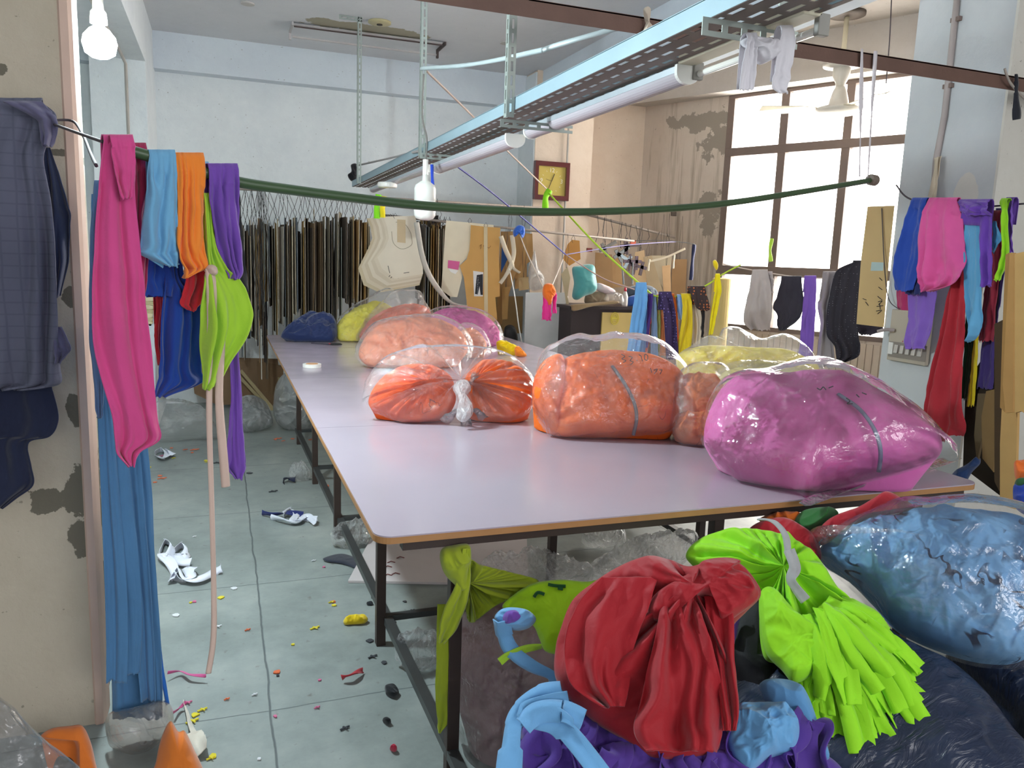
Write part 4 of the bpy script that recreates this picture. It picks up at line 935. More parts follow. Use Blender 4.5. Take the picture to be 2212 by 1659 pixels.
# cabinet with junk on top, tool rack
cb = thing('cabinet', 'dark brown cabinet with cream door and round yellow emblem', 'cabinet', P(1300, 900, Y=7.0))
cY = 7.0; q0 = P(1226, 664, Y=cY + .1); q1 = P(1300, 668, Y=cY); q2 = P(1395, 668, Y=cY)
mdb = plain('dark_brown_wood', '#2e2023', .5)
MB().box((q0.x, cY, 0), (q2.x + .1, cY + .5, q1.z)).make('carcass', mdb, cb)
MB().box((q0.x - .03, cY - .03, q1.z), (q2.x + .12, cY + .52, q1.z + .03)).make('top', mdb, cb)
MB().box((q1.x + .0, cY - .02, .1), (q2.x, cY - .001, q1.z - .03)).make('door', plain('cream_door', '#c9ae6c', .5, var=.1), cb)
ec = P(1328, 688, Y=cY - .025)
m = MB()
for r in (.052, .036): m.tube([ec + Vector((r * math.cos(a) * .85, 0, r * 1.15 * math.sin(a))) for a in [2 * PI * k / 24 for k in range(25)]], .0035, 5)
m.bar(ec + Vector((-.03, 0, 0)), ec + Vector((.03, 0, 0)), .004, .008); m.bar(ec + Vector((-.02, 0, -.015)), ec + Vector((.02, 0, -.015)), .004, .006)
for a in range(5): m.bar(ec + Vector((0, 0, .003)), ec + Vector((.028 * math.cos(PI * (a + .5) / 5), 0, .003 + .028 * math.sin(PI * (a + .5) / 5))), .003, .004)
m.make('emblem', plain('yellow_emblem', '#e3d24c', .5), cb)
# grey white panel leaning left of the cabinet
o, pl = board('plain grey white panel standing left of the cabinet', [(1136, 632), (1222, 632), (1224, 765), (1132, 760)], 7.3, plain('grey_white_panel', '#b9b9b8', .7), .02, face=(0, -1), name='panel', cat='panel')
o = lump('black_sack', [(1088, 720), (1092, 705), (1105, 702), (1116, 715), (1120, 760), (1118, 840), (1105, 905), (1092, 840), (1086, 760)], Plane(P(1102, 740, Y=7.55), 0, fr), .06, plain('black_stuff', '#141316', .6), seed=70, amp=.01, N=40, M=10); tag(o, 'black rounded sack standing low behind the pink bag', 'sack')
tz = q1.z + .03
def onc(label, name, cat, poly, dy, col, bulge, seed, amp=.02, freq=12, mat=None):
    b = max(p[1] for p in poly); pl = Plane(P(sum(p[0] for p in poly) / len(poly), b, Y=cY + dy), 10, (0, -1))
    return tag(lump(name, poly, pl, bulge, mat or cloth(col), seed=seed, amp=amp, freq=freq, N=70, M=16), label, cat)
onc('turquoise stuffed plastic bag hanging above the cabinet', 'turquoise_bag', 'bag', [(1236, 580), (1250, 574), (1278, 572), (1284, 600), (1284, 630), (1262, 640), (1246, 648), (1236, 640), (1240, 610)], -.12, '#4d9a9a', .13, 71, .03, 6, mat=cloth('#4f9c9c', rough=.45))
onc('rolled brown sacking on top of the cabinet', 'rolled_sacking', 'roll', [(1262, 648), (1268, 635), (1290, 630), (1310, 636), (1312, 652), (1285, 658), (1266, 656)], .0, '#8c7a63', .07, 72)
onc('pale pink paper roll on the cabinet sacking', 'paper_roll', 'roll', [(1286, 614), (1296, 612), (1326, 626), (1326, 636), (1300, 632), (1286, 624)], -.03, '#d2bfc4', .05, 73, .004)
onc('crumpled white plastic on the cabinet front edge', 'crumpled_plastic', 'plastic bag', [(1305, 648), (1312, 632), (1330, 630), (1346, 640), (1346, 662), (1338, 652), (1325, 652)], -.06, '#cfc8bd', .05, 74, .03, 20, mat=FB2)
onc('flattened cardboard sheet drooping over the cabinet top', 'cardboard_sheet', 'cardboard', [(1234, 664), (1236, 658), (1280, 654), (1330, 650), (1333, 656), (1280, 662), (1240, 672)], -.08, '#9c8464', .02, 75, .005)
bt = thing('spray_bottle', 'white bottle with red nozzle on the cabinet', 'bottle', P(1349, 660, Y=cY + .1))
q = P(1349, 660, Y=cY + .05)
MB().lathe((q.x, q.y, tz), [(.028, 0), (.03, .01), (.03, .10), (.02, .13), (.012, .15)], 14).make('body', plain('bottle_white', '#d9cfc9', .4), bt, smooth=True)
MB().lathe((q.x, q.y, tz + .15), [(.012, 0), (.014, .02), (.006, .045)], 10).make('nozzle', plain('red_nozzle', '#cf3545', .4), bt, smooth=True)
onc('blue folded cloth on the cabinet behind the clothes', 'folded_cloth', 'cloth', [(1355, 655), (1360, 640), (1400, 636), (1412, 650), (1408, 664), (1360, 664)], .1, '#2f57a5', .08, 76)
onc('teal dark bundle behind the light blue cloth', 'dark_bundle', 'bundle', [(1350, 640), (1356, 622), (1385, 615), (1412, 622), (1420, 640), (1400, 648)], .2, '#4a5562', .08, 77)
# brown paper patterns hung in the corner above cabinet
random.seed(5)
for i, (poly, Y, c_, lb) in enumerate([
    ([(1286, 545), (1322, 550), (1324, 620), (1284, 612)], 7.75, '#b58f66', 'brown paper sheet hanging at the left of the corner tools'),
    ([(1322, 555), (1350, 560), (1345, 620), (1318, 622)], 7.8, '#c09a6e', 'light brown paper pattern behind the lime cord'),
    ([(1372, 545), (1392, 540), (1398, 620), (1368, 616)], 7.85, '#cdb08a', 'beige paper pattern under the orange clip'),
    ([(1390, 555), (1408, 552), (1432, 630), (1402, 640)], 7.7, '#b09b7d', 'slanting greyish card left of the hanging bag patterns'),
    ([(1405, 552), (1452, 552), (1444, 640), (1412, 590)], 7.9, '#b3a58c', 'large drab card with rounded top in the far corner'),
    ([(1430, 575), (1448, 572), (1450, 640), (1434, 640)], 7.75, '#c3a079', 'narrow tan card in the far corner'),
    ([(1452, 560), (1484, 560), (1480, 650), (1450, 650)], 8.0, '#b7926b', 'brown card nearest the window wall corner')]):
    board(lb, poly, Y, plain('card_corner_%d' % i, c_, .85, spec=.2), .005)
for i, (x_, y_, c_, lb) in enumerate([(1343, 545, '#7f8385', 'grey steel try square'), (1350, 558, '#9fb1bd', 'pale blue T-shaped template'), (1360, 530, '#5a4a50', 'dark purple stencil piece'), (1366, 565, '#5b4a58', 'purple brown stencil piece with bars'), (1345, 590, '#b7c2cb', 'shiny steel strip lower left'), (1366, 590, '#aeb7bd', 'shiny steel strip lower right'), (1313, 532, '#6e6a66', 'grey slanting bracket'), (1367, 523, '#cc5a3c', 'orange clip on top'), (1273, 540, '#7c2f28', 'dark red block near the collar pattern'), (1378, 575, '#4f4048', 'dark bar piece at right')]):
    c = P(x_, y_, Y=7.55); a = [.6, -.5, .1, 0, .15, .05, .5, 0, 0, -.2][i]
    d = Vector((math.cos(a), 0, math.sin(a))); u = Vector((-d.z, 0, d.x)); m = MB()
    if i in (4, 5): m.bar(c - u * .12, c + u * .12, .03, .006)
    elif i in (7, 8): m.box(c - Vector((.03, .01, .02)), c + Vector((.03, .01, .02)))
    else:
        m.bar(c - d * .11, c + d * .11, .012, .035); m.bar(c + d * (.05 if i % 2 else -.05) - u * .09, c + d * (.05 if i % 2 else -.05) + u * .06, .012, .035)
        if i in (3, 9, 2): m.bar(c + d * -.03 - u * .1, c - d * .03 + u * .08, .012, .02)
    o = m.make('hanging_tool', plain('tool_%d' % i, c_, .45, .3 if i in (0, 4, 5) else 0)); tag(o, lb + ', hung on wire in the corner above the cabinet', 'tool')
for i in range(11):
    x_ = [1290, 1305, 1318, 1343, 1350, 1362, 1372, 1385, 1398, 1424, 1440][i]; t_ = (x_ - 1262) / 196
    a = r3a.lerp(r3b, t_); b = P(x_ + (i * 7 % 9) - 4, 525 + (i * 5 % 4) * 4, Y=7.7)
    c = (a + b) / 2 + Vector(((-.03 if i % 2 else .03), 0, 0))
    tag(MB().tube([a + Vector((0, 0, .02)), c, b], .003, 4).make('wire_hook', m_wire), 'bent wire hook hanging from the slanting rail in the far corner', 'wire hook', 'wire hooks on the slanting rail')

strap('black velcro strap with buckle hanging at the wall corner', [P(1500, 528, Y=7.4), P(1497, 560, Y=7.4), P(1493, 605, Y=7.4)], .045, cloth('#23284a'), wdir=(1, 0, 0), name='hanging_strap')
tcord('grey cord from the thin rail to the black strap', [P(1370, 520, Y=7.4), P(1440, 520, Y=7.4), P(1500, 527, Y=7.4)], .004, m_wire)
strap('long pale paper strip slanting above the corner patterns', [P(1480, 537, Y=7.0), P(1440, 555, Y=7.0), P(1403, 565, Y=7.0)], .02, mt_)
for x_, lb in ((1403, 'pale yellow'), (1457, 'cream')):
    strap('%s tab hanging from the slanting paper strip' % lb, [P(x_, 560 if x_ < 1420 else 550, Y=7.0), P(x_ - 3, 585 if x_ < 1420 else 580, Y=7.0)], .022, mt_, wdir=(1, 0, 0))

q = WPL.off(.006).at(1457, 462); MB_ = MB().box(q + Vector((-.05, -.02, -.025)), q + Vector((.05, .0, .025)))
tag(MB_.make('wall_plate', plain('plate_brown', '#5e534c', .6)), 'small dark brown plate on the streaked wall beside the window', 'plate')
# ================================================================ CLOTHS ON THE PIPE, LEFT
def hang(label, rows, pl, mat, folds=3, amp=.02, seed=0, name='hanging_cloth', cat='cloth', group=None, **k):
    if isinstance(mat, str): mat = cloth(mat)
    return tag(drape(name, rows, pl, mat, None, folds=folds, amp=amp, seed=seed, **k), label, cat, group)
A0, A1, A2, A3 = PP.off(.0), PP.off(-.05), PP.off(-.085), PP.off(-.12)
m_pink = cloth('#cf4a88'); m_lb = cloth('#6fa9cf'); m_rb = cloth('#173f92'); m_pu = cloth('#7048a6'); m_li = cloth('#a2cc38')
hang('long magenta pink cloth hanging leftmost on the green pipe', [(305, 221, 284), (360, 213, 284), (430, 207, 284), (520, 201, 294), (600, 196, 303), (690, 193, 311), (760, 198, 318), (850, 222, 326), (905, 236, 334), (945, 240, 340), (972, 242, 300), (1000, 266, 284)], A0, m_pink, 2.6, .022, 1, hem=4)
hang('short magenta flap folded over the long pink cloth', [(306, 236, 285), (350, 240, 287), (400, 248, 284), (430, 258, 277)], PP.off(.03), m_pink, 1.4, .010, 2)
hang('dark crimson cloth directly behind the long pink one', [(322, 276, 313), (400, 276, 314), (470, 274, 306), (545, 276, 316), (600, 270, 312), (645, 276, 308)], A1, '#9d2a50', 2, .014, 3)
hang('pale blue cloth between the pink and orange cloths', [(337, 318, 376), (400, 311, 377), (470, 304, 378), (530, 298, 380), (548, 299, 380), (574, 346, 381)], A0, m_lb, 3.2, .018, 4, hem=3)
hang('narrow pale blue edge showing right of the orange cloth', [(362, 430, 448), (430, 428, 447), (505, 424, 441)], A1, m_lb, 1, .008, 5)
hang('orange cloth with gathered knotted hem on the pipe', [(343, 375, 437), (410, 377, 437), (480, 378, 434), (530, 376, 432), (552, 377, 433), (574, 386, 439), (584, 388, 430), (598, 386, 393)], A0, '#ee8630', 3.4, .02, 6)
hang('purple cloth at the right end of the left cloth group', [(366, 446, 509), (420, 444, 508), (470, 449, 510), (530, 464, 514), (585, 479, 518), (601, 486, 508)], A0, m_pu, 2.8, .016, 7)
hang('short royal blue cloth showing below the pale blue one', [(530, 316, 376), (590, 312, 376), (638, 308, 374)], A2, m_rb, 2, .012, 8)
hang('long royal blue cloth hanging below the orange cloth', [(480, 350, 388), (590, 350, 388), (646, 346, 427), (740, 338, 430), (800, 333, 431), (822, 330, 431), (852, 325, 352)], A2, m_rb, 3.5, .02, 9)
hang('bright red cloth below the orange knot', [(480, 400, 436), (575, 398, 440), (620, 391, 441), (652, 385, 428), (668, 400, 413)], A1, '#bf2733', 2.5, .016, 10)
hang('dark red strip seen between pink and royal blue cloths', [(600, 334, 350), (660, 332, 348), (730, 328, 343), (785, 336, 343)], A3, '#a8242c', 1, .008, 11)
hang('black cloth with yellow polka dots behind the purple one', [(420, 450, 512), (500, 444, 515), (560, 448, 521), (600, 460, 528), (628, 504, 529)], A1, dotted('polka_black_yellow', '#15161c', '#cfc85c', 42, .22), 1.5, .010, 12)
hang('lime green cloth tied with a beige band, below the purple one', [(430, 438, 452), (520, 438, 458), (575, 440, 478), (600, 432, 504), (640, 428, 528), (680, 427, 533), (730, 428, 517), (775, 429, 492), (815, 430, 470), (836, 430, 441)], A0, m_li, 3.2, .026, 13)
hang('long purple cloth hanging low below the lime green one', [(640, 486, 508), (740, 488, 508), (850, 488, 515), (930, 484, 518), (985, 480, 522), (1010, 484, 520), (1027, 500, 510)], A1, m_pu, 1.8, .016, 14)
mbg = cloth('#cdb3a6')
for lb, pts, w in (('long beige tie hanging almost to the floor from the lime cloth', [(450, 580), (454, 700), (452, 900), (458, 1100), (462, 1280), (461, 1380), (450, 1455)], .0125), ('shorter beige tie hanging beside the long one', [(452, 588), (470, 650), (478, 740), (474, 860), (482, 980), (488, 1052)], .019)):
    o = ribbon('beige_tie', [PP.off(.035).at(*p) for p in pts], w, mbg, wdir=(pdir.x, pdir.y, 0), n=60, thick=.003); tag(o, lb, 'tie')
o = lump('beige_tie_knot', [(440, 578), (448, 570), (462, 574), (466, 590), (456, 596), (444, 590)], PP.off(.02), .03, mbg, seed=4, N=40, M=10, amp=.01, freq=30); tag(o, 'beige knot gathering the top of the lime green cloth', 'tie')
# long light blue at the pillar reveal down to the floor
LP = Plane((-.37, 2.62, 1), 0, (0, -1)); m_db = cloth('#4f7fac')
for i, rows in enumerate(([(420, 200, 206), (600, 199, 214), (850, 212, 240), (1100, 222, 262), (1300, 230, 278), (1466, 232, 276)], [(700, 214, 236), (900, 222, 268), (1100, 240, 290), (1300, 262, 308), (1448, 268, 303)], [(700, 228, 250), (950, 258, 300), (1150, 272, 318), (1350, 292, 332), (1506, 306, 338)], [(700, 240, 262), (950, 282, 318), (1200, 300, 336), (1400, 316, 350), (1532, 330, 352)], [(700, 215, 250), (1000, 225, 310), (1300, 240, 335), (1540, 246, 352)])):
    hang(['leftmost', 'second', 'third', 'rightmost', 'hindmost broad'][i] + ' of the steel blue strips hanging to the floor by the pillar', rows, LP.off(.06 - i * .02 if i < 4 else -.03), m_db, 1.3 if i < 4 else 3, .012 if i < 4 else .02, 20 + i, group='steel blue strips by the pillar', over=0, side=1)
ribbon('blue_tie', [LP.off(.02).at(*p) for p in [(335, 1300), (346, 1420), (355, 1480), (362, 1522)]], .012, cloth('#2c6fc8'), wdir=(1, 0, 0)); tag(COL.objects[-1], 'thin bright blue tie at the foot of the steel blue strips', 'tie')
hang('slate blue cloth hanging behind the long pink cloth', [(400, 206, 214), (540, 198, 214), (700, 196, 226), (800, 203, 226), (880, 210, 226), (898, 214, 222)], LP.off(.1), '#55719a', 1.4, .012, 30)
# jacket on pillar
JP = Plane((-.8, 2.69, 1), 0, (0, -1))
t = NT('slate_check_wool'); w_ = t.new('TexWave'); w_.inputs['Scale'].default_value = 9; w_.bands_direction = 'Z'; w_.inputs['Distortion'].default_value = .6; t.link(t.coord(), w_.inputs[0])
w2 = t.new('TexWave'); w2.inputs['Scale'].default_value = 7; w2.bands_direction = 'X'; w2.inputs['Distortion'].default_value = .6; t.link(t.coord(), w2.inputs[0])
f = t.math('MULTIPLY', t.math('SUBTRACT', t.math('MAXIMUM', w_.outputs['Fac'], w2.outputs['Fac']), .93), 6, True)
t.link(t.mix(f, t.mix(t.noise(4, 4), lin('#575b6c'), lin('#66677a')), lin('#454a5a')), t.b.inputs['Base Color']); t.b.inputs['Roughness'].default_value = .9; t.bump(t.noise(500, 2), .2, .003)
jk = thing('hanging_jacket', 'slate grey blue checked jacket hanging on the left pillar', 'jacket', JP.at(60, 1085))
drape('jacket_body', [(224, -30, 92), (250, -50, 124), (290, -60, 118), (340, -60, 100), (420, -60, 112), (520, -60, 124), (620, -60, 130), (720, -60, 132), (790, -60, 134), (826, -60, 130), (838, -60, 60)], JP.off(.02), t.m, jk, folds=3.2, amp=.028, seed=31, over=.02, NU=48, NV=90, thick=.006)
drape('collar', [(222, 10, 92), (240, 50, 110), (262, 85, 126), (292, 92, 128), (318, 96, 112)], JP.off(.065), cloth('#62607c'), jk, folds=1.4, amp=.02, seed=32, over=0, NU=26, NV=30, thick=.006)
drape('cuff', [(705, 118, 136), (730, 118, 148), (748, 120, 157), (765, 124, 146), (782, 126, 134)], JP.off(.05), cloth('#5b5a76'), jk, folds=1.2, amp=.02, seed=33, over=0, NU=18, NV=24)
drape('sleeve', [(320, 96, 110), (380, 98, 132), (440, 100, 150), (470, 102, 158), (520, 104, 152), (570, 106, 150), (640, 106, 132)], JP.off(-.01), cloth('#2c3550'), jk, folds=1.6, amp=.02, seed=34, over=0, NU=26, NV=40)
hang('dark navy trousers hanging under the checked jacket', [(780, -60, 110), (830, -60, 114), (880, -60, 126), (910, -60, 129), (938, -60, 112), (950, -60, 68), (1000, -60, 73), (1040, -60, 77), (1070, -60, 40), (1092, -60, 12)], JP.off(-.01), '#232942', 2.4, .024, 35, over=0, side=1)
m_wr = plain('dark_rope', '#4b4449', .8)
tcord('dark cord from the pillar edge to the pipe end', [P(100, 261, Y=2.66), P(155, 261, Y=2.7), P(178, 290, Y=2.5), P(195, 330, Y=2.2), P(208, 358, Y=1.95)], .004, m_wr)
tcord('dark cord from the jacket to the first pink cloth', [P(115, 268, Y=2.62), P(165, 286, Y=2.3), PP.at(222, 306)], .004, m_wr)
# ================================================================ CLOTHS AT RIGHT COLUMN
RP = Plane((3.90, 3.6, 1.5), 0, (-.976, .217))
def hr(label, rows, off, mat, folds=2, amp=.02, seed=0, **k): return hang(label, rows, RP.off(off), mat, folds, amp, seed, **k)
tcord('dark cord from the window edge to the right cloth group', [RP.at(1936, 400), RP.at(1972, 432), RP.at(2100, 446), RP.at(2212, 440)], .005, m_wr)
hr('royal blue cloth leftmost on the right column line', [(432, 1974, 2006), (490, 1960, 2004), (560, 1944, 1996), (628, 1938, 1978)], .03, '#2c4fae', 2.4, .03, 40)
hr('dark navy cloth beside the royal blue one on the right line', [(436, 1992, 2012), (520, 1982, 2006), (590, 1974, 2004), (636, 1966, 2000)], .0, '#2b3166', 1.8, .02, 41)
hr('lavender cloth hanging below the pink cloth on the right line', [(436, 1998, 2016), (600, 1976, 2030), (690, 1970, 2022), (740, 1962, 2014), (754, 1964, 2010)], -.04, '#8c66c8', 1.8, .02, 42)
hr('crimson pink cloth peeking below the royal blue one', [(560, 1950, 1990), (640, 1944, 1982), (700, 1948, 1974), (738, 1950, 1966)], -.07, '#b53468', 1.3, .015, 43)
hr('large bubblegum pink cloth in the middle of the right line', [(432, 2010, 2072), (470, 2004, 2084), (530, 1999, 2092), (580, 1998, 2096), (600, 1999, 2096), (616, 2000, 2074), (630, 2003, 2020)], .06, '#e25c9f', 3.4, .04, 44)
hr('very long dark red cloth hanging below the pink one', [(450, 2066, 2092), (540, 2076, 2098), (620, 2064, 2098), (720, 2046, 2098), (820, 2026, 2092), (890, 2012, 2088), (925, 2010, 2088), (940, 2030, 2080)], .02, '#b42c38', 2.6, .035, 45)
hr('small twisted end of the dark red cloth near the column foot', [(450, 2078, 2090), (700, 2052, 2080), (900, 2026, 2050), (930, 2030, 2050), (956, 2036, 2046)], .0, '#9f2230', 1, .01, 46, over=0)
hr('long light blue cloth right of the dark red one', [(446, 2088, 2122), (540, 2094, 2130), (640, 2097, 2131), (700, 2098, 2128), (728, 2100, 2116), (738, 2100, 2108)], .05, '#62a3cc', 1.6, .03, 47)
hr('purple cloth knotted over the light blue one', [(436, 2074, 2142), (450, 2085, 2152), (466, 2094, 2154)], .09, '#6d42aa', 2.2, .03, 48)
hr('purple cloth tail hanging below the purple knot', [(450, 2122, 2152), (520, 2128, 2154), (580, 2131, 2156), (618, 2130, 2154)], .07, '#6d42aa', 1.4, .02, 49, over=0)
hr('small light blue folded corner right of the purple tail', [(478, 2152, 2158), (495, 2152, 2168), (515, 2152, 2177), (532, 2153, 2166), (545, 2153, 2158)], .05, '#4f90bd', 1, .015, 50, over=0)
hr('lime green narrow cloth near the right edge of the line', [(434, 2166, 2180), (470, 2172, 2188), (540, 2172, 2188), (580, 2166, 2180), (606, 2162, 2170)], .06, '#98d424', 1.4, .02, 51)
hr('purple looped strip at the far right of the line', [(432, 2178, 2194), (480, 2186, 2198), (546, 2186, 2194)], .03, '#7148b0', 1, .015, 52)
hr('dark crimson cloth behind the purple tail', [(460, 2150, 2168), (560, 2142, 2172), (660, 2132, 2162), (738, 2124, 2154)], -.02, '#8e2638', 1.6, .02, 53)
hr('dark indigo cloth hanging low at the right', [(450, 2156, 2172), (600, 2150, 2178), (700, 2136, 2168), (780, 2124, 2160), (838, 2118, 2154)], -.05, '#3a2a66', 1.8, .02, 54, over=0)
hr('dark green narrow cloth low between red and yellow', [(450, 2098, 2112), (600, 2100, 2116), (700, 2094, 2116), (790, 2090, 2108), (862, 2086, 2100)], -.06, '#23452f', 1, .012, 55, over=0)
hr('yellow narrow cloth low beside the dark green one', [(450, 2108, 2120), (600, 2110, 2124), (700, 2112, 2124), (790, 2104, 2120), (877, 2094, 2112)], -.04, '#e2c918', 1, .008, 56, over=0)
# straps on the column, black strap right
q = [P(2030, 338, X=3.97), P(2022, 380, X=3.95), P(2006, 440, X=3.93)]
strap('pale straps hung from the nail on the right column', q, .035, mt_, wdir=(0, 1, 0)); q = [P(2024, 340, X=3.96), P(2020, 400, X=3.94), P(2018, 440, X=3.93)]
strap('second pale strap on the right column nail', q, .03, mt_, wdir=(0, 1, 0))
strap('black flat strap tied to the brown beam at the right edge', [P(2196, 160, Y=2.97), P(2197, 200, Y=2.96), P(2198, 258, Y=2.96)], [.02, .03, .045, .048], cloth('#22232b'), wdir=(1, 0, 0))
tcord('pale cord looped round the beam beside the black strap', [P(2170, 148, Y=2.96), P(2180, 175, Y=2.96), P(2200, 200, Y=2.98), P(2215, 215, Y=3.0)], .006, plain('grey_beige_cord', '#a59b92', .7))
tcord('thin wire hanging from the ceiling above the fan blade', [P(1926, -10, Y=4.5), P(1922, 80, Y=4.5), P(1914, 180, Y=4.5)], .004, m_wr)
# white cloth strips over the tray bracket
Wp = BP.off(.0)
WS = Plane((1.4, 1.80, 2.2), 0, (0, -1)); mw = cloth('#dcd8de')
hang('white cloth strip hanging left of the pair at the tray bracket', [(84, 1606, 1628), (110, 1600, 1622), (150, 1592, 1622), (198, 1586, 1616)], WS.off(.03), mw, 1.4, .008, 60)
hang('white cloth strip hanging right of the pair at the tray bracket', [(68, 1680, 1706), (110, 1672, 1706), (150, 1666, 1700), (188, 1656, 1692), (204, 1670, 1690)], WS.off(.03), mw, 1.2, .006, 61)
tag(lump('white_rag_knot', [(1600, 90), (1618, 78), (1650, 84), (1676, 90), (1676, 120), (1662, 132), (1640, 140), (1626, 128), (1618, 110), (1608, 108)], WS.off(.02), .035, mw, seed=62, amp=.03, freq=22, N=80, M=18), 'crumpled white rag knotted between the two white strips', 'cloth')
# tan cardboard panel with writing hung left of column
pb = Plane(P(1890, 600, X=3.95), 0, (-.9, -.45))
o = MB().prism([pb.at(*p) for p in ((1874, 446), (1932, 444), (1920, 560), (1909, 707), (1850, 700), (1860, 560))], -pb.n * .006).make('card_panel', plain('tan_panel_card', '#c9ac7a', .8, var=.06, spec=.2))
tag(o, 'tall tan card panel with a pale label hanging left of the column', 'pattern')
MB().prism([pb.at(*p) + pb.n * .003 for p in ((1883, 566), (1909, 567), (1908, 585), (1881, 585))], -pb.n * .002).make('pale_label', plain('pale_blue_label', '#a9bdb9', .5), o)
scribble('pen_writing', [[(1896, 640), (1906, 648)], [(1897, 652), (1906, 650), (1898, 658)], [(1894, 662), (1908, 660)], [(1900, 655), (1902, 668)], [(1893, 672), (1905, 670), (1896, 678)], [(1898, 620), (1906, 626)], [(1900, 600), (1906, 606)], [(1870, 652), (1876, 660)], [(1864, 645), (1872, 648)]], pb, .0022, plain('black_ink', '#1d1a22', .6), o, .003)
tcord('grey wire down the card panel and across the column', [pb.at(1906, 450) + pb.n * .01, pb.at(1912, 560) + pb.n * .02, P(1918, 640, X=3.95), P(1936, 664, X=3.96), P(1952, 668, X=3.98)], .003, m_wr)
# switch board on column face
X_ = 3.995
def cq(x, y, dx=0): return P(x, y, X=X_ - dx)
sw = thing('switch_board', 'cream switch board with five switches on the column', 'switch board', cq(1970, 785))
a_, b_ = cq(1936, 668), cq(2016, 788); c1, c2 = cq(1928, 768), cq(2014, 670)
MB().box((X_ - .035, a_.y, b_.z - .01), (X_, cq(2016, 700).y, a_.z)).make('box', plain('switch_box_cream', '#b8ad9c', .5), sw, bevel=.004)
ya, yb = a_.y - .012, cq(2010, 770).y
zz = lambda y: cq(1970, y).z
MB().box((X_ - .039, ya, zz(776)), (X_ - .035, yb, zz(742))).make('switch_plate', plain('switch_plate', '#8e857c', .4), sw)
MB().box((X_ - .044, ya - .0, zz(770)), (X_ - .038, ya - .035, zz(744))).make('socket', m_white, sw)
for k in range(5):
    y_ = ya - .05 - k * (ya - yb - .06) / 5
    MB().box((X_ - .05, y_ - .026, zz(766)), (X_ - .038, y_, zz(748)), Matrix.Rotation(.12, 3, 'Y')).make('switch', plain('switch_white', '#c9c2b9', .3), sw, bevel=.002)
tcord('grey rope end lying over the cable at the column edge', [P(1896, 716, X=3.9), P(1915, 712, X=3.92), P(1932, 714, X=3.95)], .012, plain('rope_grey', '#a89a96', .8))
# ================================================================ MIDDLE CLOTHES LINE
CP = Plane(P(1450, 650, Y=5.0), 0, (-.35, -.94))
def hc(label, rows, off, mat, folds=1.6, amp=.02, seed=0, **k): return hang(label, rows, CP.off(off), mat, folds, amp, seed, NU=20, NV=44, hem=1.5, side=1, **k)
tcord('lime cord of the middle clothes line running to the window', [CP.at(1400, 630), CP.at(1420, 640), CP.at(1480, 638), CP.at(1528, 615), CP.at(1562, 592), CP.at(1600, 572)], .006, plain('lime_cord', '#b4d235', .5))
hc('light blue long cloth leftmost on the middle line', [(614, 1374, 1396), (650, 1368, 1397), (700, 1360, 1390), (762, 1354, 1378)], .03, '#6ba3d8', 1.6, .02, 70)
hc('light blue narrow cloth leg behind the leftmost one', [(640, 1384, 1397), (700, 1382, 1395), (762, 1380, 1392)], 0, '#5a8fc6', 1, .012, 71)
for i, (rows, c_, lb) in enumerate([
    ([(638, 1400, 1410), (690, 1396, 1404), (750, 1390, 1398)], '#4b2f78', 'narrow dark purple cloth'), ([(690, 1396, 1406), (720, 1393, 1402), (760, 1392, 1399)], '#c4442c', 'narrow red orange cloth'),
    ([(640, 1406, 1416), (700, 1406, 1418), (770, 1404, 1420)], '#7489a8', 'grey blue narrow cloth'), ([(642, 1414, 1424), (690, 1418, 1426), (760, 1416, 1424)], '#8a8b4a', 'olive narrow cloth'),
    ([(640, 1418, 1426), (700, 1422, 1434), (768, 1424, 1440)], '#d08252', 'dusty orange narrow cloth')]):
    hc(lb + ' left of the dotted purple one on the middle line', rows, -.01 * i, c_, 1, .012, 72 + i)
hc('purple cloth with small dots on the middle line', [(634, 1424, 1450), (660, 1430, 1455), (700, 1434, 1459), (775, 1438, 1464)], .04, dotted('dots_purple', '#35254f', '#7c6aa8', 46, .25), 1.4, .02, 78)
hc('thin orange cloth right of the dotted purple one', [(638, 1446, 1456), (670, 1456, 1461), (768, 1460, 1468)], 0, '#e0762c', 1, .01, 79)
hc('thin light blue cloth left of the yellow one on the middle line', [(640, 1462, 1474), (690, 1464, 1472)], .01, '#85a5d0', 1, .01, 80)
hc('yellow cloth on the middle line', [(638, 1470, 1492), (680, 1472, 1494), (765, 1458, 1490)], .03, '#dcbf22', 2, .02, 81)
hc('cream pleated cloth right of the yellow one', [(638, 1488, 1504), (690, 1492, 1514), (742, 1494, 1510)], .0, '#c7b8a4', 2.5, .015, 82)
hc('brown checked cloth with orange corner on the middle line', [(622, 1486, 1522), (645, 1494, 1528), (664, 1503, 1532), (670, 1514, 1530)], .05, dotted('check_brown_orange', '#3a2a2a', '#c06a3a', 44, .3), 1.2, .02, 83)
hc('black narrow cloth under the checked one', [(655, 1512, 1522), (700, 1512, 1520), (728, 1510, 1518)], 0, '#232024', 1, .01, 84)
hc('bright yellow tie hanging at the window end of the middle line', [(595, 1546, 1554), (630, 1542, 1556), (680, 1534, 1546), (722, 1530, 1538)], .03, '#ecd81a', 1, .012, 85)
tag(lump('yellow_knot', [(1540, 564), (1546, 562), (1551, 572), (1548, 584), (1541, 574)], CP.off(.05), .03, cloth('#f2d41a'), seed=86, N=40, M=10, amp=.01), 'small yellow rag knotted above the yellow tie', 'cloth')
q = P(1552, 700, Y=6.6)
tag(MB().lathe((q.x, q.y, 0), [(.09, 0), (.09, P(1552, 602, Y=6.6).z), (.07, P(1552, 600, Y=6.6).z)], 20).make('fabric_roll', plain('cream_yellow_roll', '#c9b072', .8), smooth=False), 'tall cream yellow fabric roll standing beside the window', 'fabric roll')
